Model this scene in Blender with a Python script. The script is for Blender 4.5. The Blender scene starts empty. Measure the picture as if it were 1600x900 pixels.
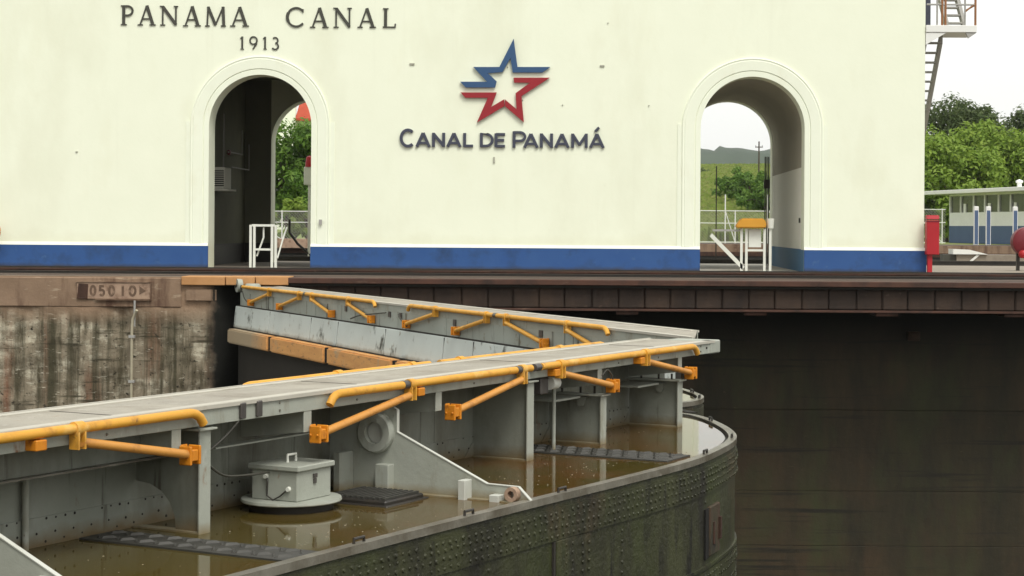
import bpy, bmesh, math, random
from mathutils import Matrix, Vector

# ------------------------------------------------------------------ camera
scene = bpy.context.scene
COL = scene.collection
FPX, ROLL, ZC = 2860.0, math.radians(0.4), 1.03      # focal length in 1600-px pixels, roll, eye height above the quay
cam = bpy.data.objects.new('camera', bpy.data.cameras.new('camera'))
COL.objects.link(cam)
cam.data.sensor_width = 36.0
cam.data.lens = 36.0 * FPX / 1600.0
cam.data.shift_x = -140.0 / 1600.0
cam.data.shift_y = -93.0 / 1600.0
cam.data.clip_start, cam.data.clip_end = 0.1, 12000.0
cam.matrix_world = Matrix.Translation((0, 0, ZC)) @ Matrix.Rotation(math.pi / 2, 4, 'X') @ Matrix.Rotation(ROLL, 4, 'Z')
scene.camera = cam

# ------------------------------------------------------------------ sky, sun, exposure (overcast)
SUN_EL, SUN_AZ = 55.0, 154.0                      # azimuth clockwise from +Y: behind the camera, to the right
world = bpy.data.worlds.new('World'); scene.world = world; world.use_nodes = True
wn = world.node_tree.nodes; wl = world.node_tree.links
bg = wn['Background']
sky = wn.new('ShaderNodeTexSky'); sky.sky_type = 'NISHITA'; sky.sun_disc = False
sky.sun_elevation = math.radians(SUN_EL); sky.sun_rotation = math.radians(SUN_AZ)
sky.air_density = 1.0; sky.dust_density = 4.0; sky.ozone_density = 1.0
hs = wn.new('ShaderNodeHueSaturation'); hs.inputs['Saturation'].default_value = 0.12
mx = wn.new('ShaderNodeMixRGB'); mx.inputs[0].default_value = 0.72
mx.inputs[2].default_value = (7.6, 7.65, 7.3, 1)
wl.new(sky.outputs[0], hs.inputs['Color']); wl.new(hs.outputs[0], mx.inputs[1]); wl.new(mx.outputs[0], bg.inputs['Color'])
bg.inputs['Strength'].default_value = 0.12
sun = bpy.data.objects.new('sun', bpy.data.lights.new('sun', 'SUN')); COL.objects.link(sun)
sun.data.energy = 1.5; sun.data.angle = math.radians(22); sun.data.color = (1.0, 0.97, 0.9)
_e, _a = math.radians(SUN_EL), math.radians(SUN_AZ)
sd = Vector((math.sin(_a) * math.cos(_e), math.cos(_a) * math.cos(_e), math.sin(_e)))
sun.rotation_euler = sd.to_track_quat('Z', 'Y').to_euler()
sun.location = (0, -20, 40)
scene.view_settings.view_transform = 'Standard'; scene.view_settings.look = 'None'
scene.view_settings.exposure = 0.52; scene.view_settings.gamma = 1.0
scene.view_settings.use_curve_mapping = False
scene.render.engine = 'CYCLES'
scene.cycles.use_denoising = True
scene.cycles.max_bounces = 8

# ------------------------------------------------------------------ helpers
R = random.Random(7)

def ray(px, py):
    dx, dy = px - 940, py - 357
    c, s = math.cos(ROLL), math.sin(ROLL)
    return (dx * c + dy * s) / FPX, -(-dx * s + dy * c) / FPX

def at(px, py, Y):
    """a measured picture point -> x, z on the plane at distance Y"""
    rx, rz = ray(px, py)
    return rx * Y, ZC + rz * Y

class MB:
    def __init__(s): s.v = []; s.f = []
    def add(s, vs, fs):
        o = len(s.v); s.v += [tuple(v) for v in vs]; s.f += [tuple(i + o for i in f) for f in fs]; return s
    def box(s, x0, x1, y0, y1, z0, z1):
        return s.add([(x0,y0,z0),(x1,y0,z0),(x1,y1,z0),(x0,y1,z0),(x0,y0,z1),(x1,y0,z1),(x1,y1,z1),(x0,y1,z1)],
                     [(0,3,2,1),(4,5,6,7),(0,1,5,4),(1,2,6,5),(2,3,7,6),(3,0,4,7)])
    def prism(s, poly, fn, a, b):
        """extrude a 2-D polygon: fn(p, q, h) -> xyz, h from a to b"""
        n = len(poly)
        vs = [fn(p, q, a) for p, q in poly] + [fn(p, q, b) for p, q in poly]
        return s.add(vs, [tuple(range(n))[::-1], tuple(range(n, 2*n))] + [(i, (i+1) % n, n+(i+1) % n, n+i) for i in range(n)])
    def tube(s, pts, r, n=10, cap=True):
        pts = [Vector(p) for p in pts]; rings = []
        rr = r if isinstance(r, (list, tuple)) else [r] * len(pts)
        up = None
        for i, p in enumerate(pts):
            d = (pts[min(i+1, len(pts)-1)] - pts[max(i-1, 0)]).normalized()
            if up is None: up = Vector((0,0,1)) if abs(d.z) < .9 else Vector((1,0,0))
            a = d.cross(up).normalized(); b = a.cross(d).normalized(); up = b
            rings.append([p + (a*math.cos(2*math.pi*k/n) + b*math.sin(2*math.pi*k/n)) * rr[i] for k in range(n)])
        vs = [v for ring in rings for v in ring]; fs = []
        for i in range(len(pts)-1):
            for k in range(n):
                fs.append((i*n+k, i*n+(k+1) % n, (i+1)*n+(k+1) % n, (i+1)*n+k))
        if cap: fs += [tuple(range(n))[::-1], tuple(range((len(pts)-1)*n, len(pts)*n))]
        return s.add(vs, fs)
    def lathe(s, c, prof, n=24, axis='z'):
        vs = []; m = len(prof)
        for k in range(n):
            t = 2*math.pi*k/n
            for r, h in prof:
                a, b = r*math.cos(t), r*math.sin(t)
                p = (a, b, h) if axis == 'z' else ((a, h, b) if axis == 'y' else (h, a, b))
                vs.append((c[0]+p[0], c[1]+p[1], c[2]+p[2]))
        fs = [(k*m+i, ((k+1) % n)*m+i, ((k+1) % n)*m+i+1, k*m+i+1) for k in range(n) for i in range(m-1)]
        return s.add(vs, fs)
    def build(s, name, mat, parent=None, smooth=False, bevel=0.0, fn=None, seg=1):
        me = bpy.data.meshes.new(name)
        vs = [fn(*v) for v in s.v] if fn else s.v
        me.from_pydata(vs, [], s.f)
        bm = bmesh.new(); bm.from_mesh(me)
        bmesh.ops.remove_doubles(bm, verts=bm.verts, dist=1e-5)
        bmesh.ops.recalc_face_normals(bm, faces=bm.faces)
        if bevel > 0:
            ed = [e for e in bm.edges if len(e.link_faces) == 2 and e.calc_face_angle(0) > .5]
            bmesh.ops.bevel(bm, geom=ed, offset=bevel, segments=seg, affect='EDGES', clamp_overlap=True)
        bm.to_mesh(me); bm.free()
        if smooth:
            me.polygons.foreach_set('use_smooth', [True]*len(me.polygons))
            try: me.set_sharp_from_angle(angle=math.radians(38))
            except Exception: pass
        me.materials.append(mat)
        o = bpy.data.objects.new(name, me); COL.objects.link(o)
        if parent is not None: o.parent = parent
        return o

def tag(o, label=None, cat=None, group=None, kind=None):
    if label: o['label'] = label
    if cat: o['category'] = cat
    if group: o['group'] = group
    if kind: o['kind'] = kind
    return o

def empty(name, loc=(0,0,0), rz=0.0, label=None, cat=None, group=None):
    o = bpy.data.objects.new(name, None); COL.objects.link(o)
    o.location = loc; o.rotation_euler = (0, 0, rz)
    return tag(o, label, cat, group)

def sub(o, name, mesh_from, parent, off=None):
    c = mesh_from.copy(); c.name = name; COL.objects.link(c); c.parent = parent
    if off: c.location = off
    return c

# ------------------------------------------------------------------ materials (all procedural)
def mat(name, c1, c2=None, scale=2.0, rough=.6, metal=0.0, bump=0.0, bscale=30.0, stretch=(1,1,1),
        c3=None, s3=6.0, t3=.6, w3=.12, str3=(1,1,1), c4=None, s4=2.0, t4=.6, w4=.1, str4=(1,1,1), spec=.4, trans=0.0, rough2=None, grads=(), more=()):
    m = bpy.data.materials.new(name); m.use_nodes = True
    N, L = m.node_tree.nodes, m.node_tree.links
    b = N['Principled BSDF']
    b.inputs['Roughness'].default_value = rough; b.inputs['Metallic'].default_value = metal
    b.inputs['Specular IOR Level'].default_value = spec
    geo = N.new('ShaderNodeNewGeometry')
    def noise(sc, st, det=6.0, rg=.6):
        mp = N.new('ShaderNodeMapping'); mp.inputs['Scale'].default_value = st
        L.new(geo.outputs['Position'], mp.inputs['Vector'])
        n = N.new('ShaderNodeTexNoise'); n.inputs['Scale'].default_value = sc
        n.inputs['Detail'].default_value = det; n.inputs['Roughness'].default_value = rg
        L.new(mp.outputs[0], n.inputs['Vector']); return n
    def layer(prev, col, sc, th, w, st):
        n = noise(sc, st, 8.0, .65)
        r = N.new('ShaderNodeMapRange'); r.inputs['From Min'].default_value = th - w; r.inputs['From Max'].default_value = th + w
        L.new(n.outputs['Fac'], r.inputs['Value'])
        x = N.new('ShaderNodeMixRGB'); L.new(r.outputs[0], x.inputs[0]); L.new(prev, x.inputs[1]); x.inputs[2].default_value = (*col, 1)
        return x.outputs[0], r.outputs[0]
    if c2 is None: c2 = tuple(c*.86 for c in c1)
    n1 = noise(scale, stretch)
    rp = N.new('ShaderNodeMapRange'); rp.inputs['From Min'].default_value = .3; rp.inputs['From Max'].default_value = .7
    L.new(n1.outputs['Fac'], rp.inputs['Value'])
    x = N.new('ShaderNodeMixRGB'); x.inputs[1].default_value = (*c1, 1); x.inputs[2].default_value = (*c2, 1)
    L.new(rp.outputs[0], x.inputs[0]); out = x.outputs[0]
    if c3: out, f3 = layer(out, c3, s3, t3, w3, str3)
    if c4: out, f4 = layer(out, c4, s4, t4, w4, str4)
    for col, sc, th, w, st in more: out, _ = layer(out, col, sc, th, w, st)
    for col, axis, v0, v1, amp, sc in grads:           # stains, plus painted shade at quoin and recess top, ending along an uneven line
        sep = N.new('ShaderNodeSeparateXYZ'); L.new(geo.outputs['Position'], sep.inputs[0])
        n = noise(sc, (1,1,1)); ma = N.new('ShaderNodeMath'); ma.operation = 'MULTIPLY_ADD'
        L.new(n.outputs['Fac'], ma.inputs[0]); ma.inputs[1].default_value = amp; L.new(sep.outputs[axis], ma.inputs[2])
        r = N.new('ShaderNodeMapRange'); r.inputs['From Min'].default_value = v0+amp*.5; r.inputs['From Max'].default_value = v1+amp*.5
        L.new(ma.outputs[0], r.inputs['Value'])
        x = N.new('ShaderNodeMixRGB'); L.new(r.outputs[0], x.inputs[0]); L.new(out, x.inputs[1]); x.inputs[2].default_value = (*col, 1); out = x.outputs[0]
    L.new(out, b.inputs['Base Color'])
    if rough2 is not None:
        rr = N.new('ShaderNodeMapRange'); rr.inputs['To Min'].default_value = rough; rr.inputs['To Max'].default_value = rough2
        L.new(rp.outputs[0], rr.inputs['Value']); L.new(rr.outputs[0], b.inputs['Roughness'])
    if bump > 0:
        nb = noise(bscale, stretch, 8.0, .65)
        bp = N.new('ShaderNodeBump'); bp.inputs['Strength'].default_value = bump; bp.inputs['Distance'].default_value = .02
        L.new(nb.outputs['Fac'], bp.inputs['Height']); L.new(bp.outputs[0], b.inputs['Normal'])
    if trans > 0:
        b.inputs['Transmission Weight'].default_value = trans
    return m

V = lambda *c: tuple(c)
M = {}
M['plaster'] = mat('plaster', (.825,.855,.69), (.80,.83,.665), 1.3, .85, bump=.16, bscale=7, c3=(.765,.785,.61), s3=.9, t3=.66, w3=.12, str3=(1,1,.35), c4=(.765,.79,.63), s4=1.0, t4=.68, w4=.10, str4=(3.2,1,.06), more=[((.76,.78,.61),5,.70,.06,(1,1,1)),((.72,.735,.57),.35,.64,.14,(1,1,.5))], grads=[((.72,.73,.56),2,.9,.5,.6,1.5)])
M['plaster_trim'] = mat('plaster_trim', (.82,.855,.705), (.795,.83,.68), 2, .85, bump=.1, bscale=16, c3=(.76,.775,.61), s3=2.2, t3=.66, w3=.1, str3=(1,1,.4))
M['edge_grey'] = mat('edge_grey', (.52,.53,.48), (.45,.455,.40), 4, .5, c3=(.26,.23,.17), s3=6, t3=.66, w3=.08)
M['white_paint'] = mat('white_paint', (.72,.73,.66), (.66,.67,.60), 4, .6, bump=.05)
M['blue_paint'] = mat('blue_paint', (.018,.070,.225), (.024,.082,.24), 2.2, .6, bump=.1, bscale=20, c3=(.016,.045,.12), s3=1.6, t3=.64, w3=.12, c4=(.05,.11,.24), s4=5, t4=.69, w4=.06, grads=[((.03,.035,.05),2,.12,.02,.1,4)])
M['teal_paint'] = mat('teal_paint', (.03,.13,.25), (.025,.115,.24), 2, .6)
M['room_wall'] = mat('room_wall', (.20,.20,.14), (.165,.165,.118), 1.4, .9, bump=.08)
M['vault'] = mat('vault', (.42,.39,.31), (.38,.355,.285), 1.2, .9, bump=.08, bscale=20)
M['inner_white'] = mat('inner_white', (.87,.86,.77), (.84,.83,.74), 1.2, .85)
M['letter_dark'] = mat('letter_dark', (.045,.045,.035), (.06,.058,.045), 6, .6)
M['sign_grey'] = mat('sign_grey', (.045,.05,.075), (.05,.055,.08), 4, .45)
M['logo_blue'] = mat('logo_blue', (.025,.075,.17), (.03,.08,.18), 4, .45)
M['logo_red'] = mat('logo_red', (.30,.012,.02), (.27,.012,.018), 4, .45)
M['gate_grey'] = mat('gate_grey', (.37,.385,.335), (.30,.315,.265), 1.8, .5, bump=.2, bscale=20, rough2=.65, more=[((.44,.45,.40),6,.68,.06,(1,1,.5)),((.13,.10,.06),14,.70,.03,(1,1,.3))],
                     c3=(.19,.17,.115), s3=2.6, t3=.655, w3=.10, str3=(1,1,.3), c4=(.20,.09,.035), s4=6, t4=.69, w4=.05, str4=(1,1,.4),
                     grads=[((.20,.155,.08),2,-.94,-1.02,.08,7)])
M['bulkhead'] = mat('bulkhead', (.27,.285,.245), (.205,.22,.18), 1.1, .55, bump=.2, bscale=18, rough2=.7,
                    c3=(.11,.10,.07), s3=1.8, t3=.59, w3=.14, str3=(1,1,.35), c4=(.15,.07,.032), s4=5, t4=.695, w4=.05, str4=(1,1,.4), more=[((.06,.05,.035),4,.66,.06,(2.5,2.5,.2))], grads=[((.15,.11,.055),2,-.90,-1.01,.14,5)])
M['walk_top'] = mat('walk_top', (.36,.33,.27), (.28,.258,.215), 2.4, .7, bump=.35, bscale=30, c3=(.20,.175,.135), s3=1.6, t3=.60, w3=.12, c4=(.24,.13,.06), s4=4.5, t4=.70, w4=.05, more=[((.45,.42,.36),7,.66,.06,(1,1,1)),((.12,.11,.09),11,.70,.04,(1,1,1))])
M['walk_highlight'] = mat('walk_highlight', (.48,.455,.385), (.42,.395,.335), 3.0, .6, bump=.1, bscale=40, c3=(.30,.27,.21), s3=4, t3=.68, w3=.1)  # paler than walk_top, painting the highlight along the walkway edges
M['far_wall'] = mat('far_wall', (.36,.385,.34), (.30,.32,.275), 1.5, .6, bump=.15, bscale=14,
                    c3=(.045,.04,.028), s3=2.2, t3=.615, w3=.05, str3=(2.2,2.2,.25), c4=(.17,.12,.06), s4=4, t4=.66, w4=.08)
M['block_paint'] = mat('block_paint', (.56,.61,.58), (.49,.53,.50), 1.4, .55, bump=.12, bscale=12,
                       c3=(.03,.03,.02), s3=2.6, t3=.64, w3=.05, str3=(1,1,.7), c4=(.20,.16,.10), s4=5, t4=.68, w4=.06, grads=[((.16,.14,.10),2,-.93,-1.02,.12,4)])
M['yellow'] = mat('yellow', (.68,.345,.042), (.60,.29,.033), 3, .42, bump=.15, bscale=26, c3=(.40,.19,.035), s3=6, t3=.62, w3=.09, c4=(.15,.08,.035), s4=14, t4=.675, w4=.035, rough2=.6, more=[((.74,.46,.14),4,.66,.08,(1,1,1))])
M['orange'] = mat('orange', (.64,.24,.012), (.54,.18,.010), 9, .5, bump=.15, bscale=50, c3=(.28,.08,.012), s3=14, t3=.64, w3=.06)
M['orange_rod'] = mat('orange_rod', (.62,.29,.06), (.54,.24,.05), 3, .48, bump=.15, c3=(.36,.16,.04), s3=6, t3=.62, w3=.08, c4=(.13,.065,.03), s4=14, t4=.675, w4=.035)
M['timber'] = mat('timber', (.70,.36,.12), (.60,.29,.095), 2.2, .65, bump=.3, bscale=14, stretch=(1,1,5),
                  c3=(.25,.13,.06), s3=5, t3=.64, w3=.08, str3=(1,1,3), c4=(.38,.33,.23), s4=1.1, t4=.67, w4=.06, grads=[((.36,.28,.18),0,-6.2,-6.7,.3,2)])
M['plank'] = mat('plank', (.48,.25,.10), (.40,.20,.075), 2.5, .7, bump=.2, bscale=16, c3=(.2,.10,.05), s3=4, t3=.68, w3=.07)
M['steel_dark'] = mat('steel_dark', (.03,.028,.025), (.045,.038,.03), 8, .45, .3, bump=.1)
M['coupler'] = mat('coupler', (.12,.11,.10), (.09,.08,.075), 12, .4, .5)
M['skin'] = mat('skin', (.048,.051,.019), (.031,.034,.013), 1.4, .62, bump=.7, bscale=18,
                c3=(.013,.0115,.0065), s3=2.0, t3=.54, w3=.13, str3=(1,1,.3), c4=(.070,.048,.024), s4=1.5, t4=.665, w4=.09, str4=(1,1,.35), rough2=.4, more=[((.08,.078,.048),12,.67,.05,(1,1,.6)),((.009,.008,.005),4,.62,.06,(1.5,1.5,.2)),((.045,.056,.015),.8,.60,.1,(1,1,.6))])
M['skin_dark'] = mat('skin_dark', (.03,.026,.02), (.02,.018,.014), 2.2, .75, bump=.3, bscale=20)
M['rim'] = mat('rim', (.24,.225,.185), (.13,.12,.095), 3, .28, .1, bump=.25, bscale=24, c3=(.075,.06,.038), s3=2.2, t3=.58, w3=.12, c4=(.40,.37,.31), s4=5, t4=.68, w4=.06)
M['tread'] = mat('tread', (.060,.058,.050), (.036,.035,.030), 9, .55, .1, bump=.1)
M['rust'] = mat('rust', (.07,.032,.018), (.045,.022,.014), 5, .85, bump=.4, bscale=25, str3=(1,1,.3), c3=(.03,.015,.01), s3=8, t3=.55, w3=.1)
M['rust_olive'] = mat('rust_olive', (.045,.042,.018), (.03,.027,.013), 4, .75, bump=.5, bscale=20, c3=(.06,.030,.017), s3=4, t3=.52, w3=.08, str3=(1,1,.3), c4=(.014,.010,.007), s4=7, t4=.58, w4=.06, str4=(1,1,.3))
M['void'] = mat('void', (.004,.004,.003), (.008,.006,.004), 4, .9)  # near-black colour for painted shade in hatch slot and timber gaps
M['girder'] = mat('girder', (.085,.036,.022), (.055,.025,.016), 1.6, .75, bump=.3, bscale=12, c3=(.025,.014,.010), s3=2.2, t3=.57, w3=.12, c4=(.16,.095,.065), s4=4, t4=.69, w4=.05, str4=(.3,1,1))
M['girder_panel'] = mat('girder_panel', (.060,.036,.023), (.036,.022,.015), 1.5, .8, bump=.5, bscale=9, c3=(.018,.012,.009), s3=1.3, t3=.55, w3=.16, str3=(1,1,.5), c4=(.11,.075,.052), s4=5, t4=.69, w4=.06)
M['deck_rust'] = mat('deck_rust', (.10,.064,.045), (.06,.036,.026), .9, .8, bump=.2, bscale=8, str3=(.15,1,1), c3=(.032,.021,.016), s3=2, t3=.55, w3=.12, c4=(.26,.205,.16), s4=3, t4=.68, w4=.05, str4=(.2,1,1))
M['deck_conc'] = mat('deck_conc', (.29,.25,.20), (.23,.195,.155), .7, .85, bump=.2, bscale=8, c3=(.16,.125,.095), s3=.9, t3=.64, w3=.1)
M['recess'] = mat('recess', (.046,.034,.0155), (.030,.024,.011), .45, .7, bump=.6, bscale=6, c3=(.062,.035,.017), s3=.6, t3=.56, w3=.16, c4=(.017,.016,.008), s4=1.1, t4=.56, w4=.12, str4=(1,1,.22), more=[((.105,.08,.045),8,.71,.04,(.5,1,2.4)),((.038,.042,.014),.8,.60,.1,(1,1,.4)),((.016,.014,.008),1.4,.60,.04,(.12,1,3.5))], grads=[((.009,.008,.005),2,-1.9,-.9,.6,.8)])  # gradient blackens the wall top, painting in the shade under the girder
M['wall_old'] = mat('wall_old', (.28,.235,.165), (.18,.15,.105), 1.6, .9, bump=.9, bscale=11,
                    c3=(.45,.41,.31), s3=3.0, t3=.575, w3=.06, str3=(.9,1,1.4), c4=(.085,.07,.042), s4=2.2, t4=.56, w4=.08, str4=(2.0,1,.35),
                    more=[((.18,.085,.048),.9,.60,.08,(2.2,1,.22)), ((.055,.048,.026),1.0,.55,.05,(2.4,1,.06)), ((.50,.46,.36),7,.66,.04,(.6,1,2.6)), ((.03,.025,.015),10,.62,.04,(1,1,1.2)), ((.04,.034,.018),3.0,.62,.05,(.25,1,3.0))],
                    grads=[((.25,.165,.105),2,-1.0,-.55,.5,1.2), ((.010,.010,.007),0,-7.98,-7.74,.5,1.8)])  # last gradient blackens the quoin, painting the void's shade into the concrete
M['wall_top'] = mat('wall_top', (.26,.175,.115), (.19,.125,.08), 1.4, .9, bump=.6, bscale=8, c3=(.10,.055,.035), s3=1.3, t3=.57, w3=.08, str3=(1.8,1,.3), c4=(.38,.30,.21), s4=4, t4=.65, w4=.06, str4=(.6,1,2))
M['plate_sign'] = mat('plate_sign', (.38,.265,.185), (.30,.20,.14), 5, .8, bump=.3, bscale=18, c3=(.16,.095,.06), s3=4, t3=.56, w3=.09)
M['faded'] = mat('faded', (.10,.062,.04), (.15,.095,.062), 6, .85, bump=.3, c3=(.30,.205,.14), s3=7, t3=.62, w3=.08)
M['pipe_white'] = mat('pipe_white', (.42,.38,.27), (.36,.32,.23), 5, .6)
M['red'] = mat('red', (.42,.014,.022), (.36,.012,.018), 3, .45)
M['dark_red'] = mat('dark_red', (.16,.012,.02), (.13,.010,.016), 3, .45)
M['floor_light'] = mat('floor_light', (.55,.52,.45), (.48,.45,.39), 1.2, .8, bump=.1)
M['sign_stub'] = mat('sign_stub', (.42,.42,.34), (.36,.36,.29), 6, .8)
M['scum'] = mat('scum', (.30,.27,.19), (.22,.19,.12), 20, .6)
M['grey_paint'] = mat('grey_paint', (.36,.35,.32), (.31,.30,.28), 4, .6)
M['brown_paint'] = mat('brown_paint', (.30,.13,.05), (.26,.11,.04), 4, .6)
M['house_white'] = mat('house_white', (.78,.78,.74), (.72,.72,.68), 1.5, .8)
M['house_blue'] = mat('house_blue', (.075,.12,.21), (.065,.105,.19), 1.5, .7)
M['glass_dark'] = mat('glass_dark', (.045,.05,.045), (.08,.08,.07), 1.0, .08, spec=.6)
M['hood'] = mat('hood', (.62,.30,.03), (.56,.27,.025), 3, .5)
M['grass'] = mat('grass', (.18,.235,.05), (.22,.25,.075), .05, .95, c3=(.11,.17,.033), s3=.12, t3=.55, w3=.1, c4=(.27,.25,.10), s4=.2, t4=.62, w4=.08)
M['far_hill'] = mat('far_hill', (.045,.07,.04), (.03,.05,.028), .02, .95)
M['roof_red'] = mat('roof_red', (.42,.07,.03), (.36,.055,.025), 1, .8)
M['trunk'] = mat('trunk', (.075,.055,.035), (.05,.038,.025), 4, .9, bump=.4)
def leafmat(name, a, b, c, sc=.9):
    m = mat(name, a, b, sc, .55, c3=c, s3=2.3, t3=.55, w3=.12, spec=.25)
    N, L = m.node_tree.nodes, m.node_tree.links
    p = N['Principled BSDF']; t = N.new('ShaderNodeBsdfTranslucent'); x = N.new('ShaderNodeMixShader'); x.inputs[0].default_value = .38
    L.new(p.inputs['Base Color'].links[0].from_socket, t.inputs['Color'])
    L.new(p.outputs[0], x.inputs[1]); L.new(t.outputs[0], x.inputs[2]); L.new(x.outputs[0], N['Material Output'].inputs['Surface'])
    return m
M['leaf_bright'] = leafmat('leaf_bright', (.21,.32,.042), (.145,.24,.033), (.28,.37,.06))
M['leaf_mid'] = leafmat('leaf_mid', (.115,.22,.032), (.08,.17,.025), (.16,.26,.04))
M['leaf_dark'] = leafmat('leaf_dark', (.085,.125,.04), (.06,.095,.032), (.125,.155,.055))

# murky standing water: silt colour below a smooth reflecting surface
def water_mat(name, a, b, c, grads=()):
    m = mat(name, a, b, .9, .05, c3=c, s3=1.4, t3=.55, w3=.12, spec=.5, grads=grads)
    N, L = m.node_tree.nodes, m.node_tree.links
    nb = N.new('ShaderNodeTexNoise'); nb.inputs['Scale'].default_value = 14
    bp = N.new('ShaderNodeBump'); bp.inputs['Strength'].default_value = .02; bp.inputs['Distance'].default_value = .02
    L.new(nb.outputs['Fac'], bp.inputs['Height']); L.new(bp.outputs[0], N['Principled BSDF'].inputs['Normal'])
    return m
M['puddle'] = water_mat('puddle', (.088,.055,.016), (.052,.046,.009), (.11,.048,.014), [((.072,.054,.014),0,-1.0,-2.6,1.0,.8)]); M['puddle'].node_tree.nodes['Principled BSDF'].inputs['Specular IOR Level'].default_value = .28
for nd in M['puddle'].node_tree.nodes:
    if nd.type == 'TEX_NOISE' and abs(nd.inputs['Scale'].default_value-.9) < .01: nd.inputs['Scale'].default_value = .45
M['canal'] = water_mat('canal', (.02,.024,.014), (.015,.02,.012), (.02,.025,.015))

# ================================================================== SETTING
def structure(o): o['kind'] = 'structure'; return o
WF, Q2 = 36.8, 60.0                     # canal-side face and far side of the centre wall
LANE2 = 93.5

# near quay under the camera, canal water, centre wall
structure(MB().box(-160, 160, -40, 3.3, -12, 0).build('near_quay', M['deck_conc']))
structure(MB().add([(-160,3.3,-9.5),(160,3.3,-9.5),(160,39.6,-9.5),(-160,39.6,-9.5)], [(0,1,2,3)]).build('canal_water', M['canal']))
structure(MB().add([(-160,Q2,-5),(160,Q2,-5),(160,LANE2,-5),(-160,LANE2,-5)], [(0,1,2,3)]).build('second_lane_water', M['canal']))
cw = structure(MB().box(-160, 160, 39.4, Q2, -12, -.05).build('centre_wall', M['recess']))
deck = MB().box(-160, 160, 37.35, 44.0, -.05, 0); deck.box(-160, 160, 44.0, Q2, -.05, 0)
dk = structure(deck.build('quay_deck', M['deck_conc']))
# rusty strips and rails of the towing track, one object per rail
structure(MB().box(-160, 160, 37.36, 43.15, .002, .006).build('track_bed', M['deck_rust']))
def rail(y, w, h, name, m, x0=-160, x1=160):
    b = MB().box(x0, x1, y-w, y+w, .004, .03).box(x0, x1, y-w*.25, y+w*.25, .03, h*.75).box(x0, x1, y-w*.5, y+w*.5, h*.75, h)
    return structure(b.build(name, m))
for y, w, h, m in ((43.3,.09,.05,'steel_dark'),(41.7,.08,.06,'deck_rust'),(40.2,.12,.07,'girder'),(38.7,.08,.06,'steel_dark'),(51.6+3.0,.12,.14,'steel_dark'),(57.8,.1,.12,'steel_dark')):
    rail(y, w, h, 'rail', M[m])

# old concrete face of the centre wall left of the gate recess (real relief)
import mathutils
def old_wall():
    b = MB(); x0, x1, z0, z1 = -16.0, -7.25, 0.0, -9.4
    nx, nz = 150, 120; vs = []
    noise = mathutils.noise
    for j in range(nz+1):
        z = z0 + (z1-z0) * (j/nz)**1.25
        for i in range(nx+1):
            x = x0 + (x1-x0)*i/nx
            d = .05*noise.noise(Vector((x*.8, z*.9, 3))) + .035*noise.noise(Vector((x*2.3, z*4.5, 1))) + .018*noise.noise(Vector((x*6, z*9, 5)))
            d *= min(1, max(0, -z/.9))*.95 + .05
            if x > -7.86: d += ((x+7.86)/.5)**2 * .95          # rounded quoin
            # deep groove of the conduit
            g = math.exp(-((x+9.62)/.16)**2) * (1 if z < -.55 else 0); d += .10*g
            vs.append((x, WF + d, z))
    fs = [(j*(nx+1)+i, j*(nx+1)+i+1, (j+1)*(nx+1)+i+1, (j+1)*(nx+1)+i) for j in range(nz) for i in range(nx)]
    b.add(vs, fs); return b
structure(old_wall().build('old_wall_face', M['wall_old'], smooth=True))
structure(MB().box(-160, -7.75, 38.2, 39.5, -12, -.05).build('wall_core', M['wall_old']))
cap = structure(MB().box(-160, -8.43, WF-.025, 37.36, -.62, -.02).build('wall_coping', M['wall_top'], bevel=.02))
MB().box(-8.42, -7.74, WF-.07, 37.3, -.56, -.17).build('corner_stone', M['wall_top'], cap, bevel=.09, seg=3)
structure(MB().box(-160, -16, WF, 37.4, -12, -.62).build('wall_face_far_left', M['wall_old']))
# recess wall: large dark slabs with open joints, each slab its own piece
RY = 39.3
rec = empty('recess_wall', (0, RY, 0)); rec['kind'] = 'structure'
cols = [-7.3, 40]
rows = [-.62, -2.83, -4.57, -5.75, -6.9, -9.6]
for j in range(len(rows)-1):
    off = 0 if j % 2 == 0 else .55
    cc = [-7.3] + [c+off for c in cols[1:-1]] + [40]
    for i in range(len(cc)-1):
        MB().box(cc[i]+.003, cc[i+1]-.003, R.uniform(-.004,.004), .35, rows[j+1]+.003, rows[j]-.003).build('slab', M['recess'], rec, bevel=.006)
# steel girder carrying the towing track over the recess
gd = empty('track_girder', (2.5, WF, 0), 0, 'rust brown steel girder of square panels spanning the dark gate recess', 'girder')
def GX(b): return b  # local origin is at the girder: x-2.5, y-WF
def gbox(x0,x1,y0,y1,z0,z1): return MB().box(x0-2.5,x1-2.5,y0-WF,y1-WF,z0,z1)
GX0, GX1 = -6.55, 14.0
gbox(GX0,GX1,36.72,37.36,-.115,-.005).build('top_flange', M['girder'], gd, bevel=.01)
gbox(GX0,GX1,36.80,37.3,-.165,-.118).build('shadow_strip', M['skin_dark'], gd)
gbox(GX0,GX1,37.02,37.10,-.585,-.166).build('web', M['girder'], gd)
x = GX0
while x < GX1-.3:
    w = .535+R.uniform(-.03,.03)
    gbox(x+.008, min(x+w,GX1)-.008, 36.90+R.uniform(-.01,.012), 37.018, -.575, -.17).build('panel', M['girder_panel'], gd, bevel=.02, seg=2)
    x += w
gbox(GX0,GX1,36.84,37.16,-.635,-.586).build('bottom_flange', M['girder'], gd, bevel=.008)
for px in (1180, 1385, 1585, 980, 780):
    X,_ = at(px, 487, 37)
    gbox(X-.22,X+.22,36.9,39.2,-.70,-.637).build('support_beam', M['girder'], gd)
o = MB().box(-.13,.13,-.1,.08,-.1,.1).box(-.09,.09,-.14,-.101,-.06,.06).build('wall_fitting', M['girder_panel'], None, bevel=.015)
X,Z = at(1427,525,39.2); o.location = (X, 39.17, Z); tag(o, 'small square brown fitting on the dark recess wall', 'wall fitting')

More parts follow.
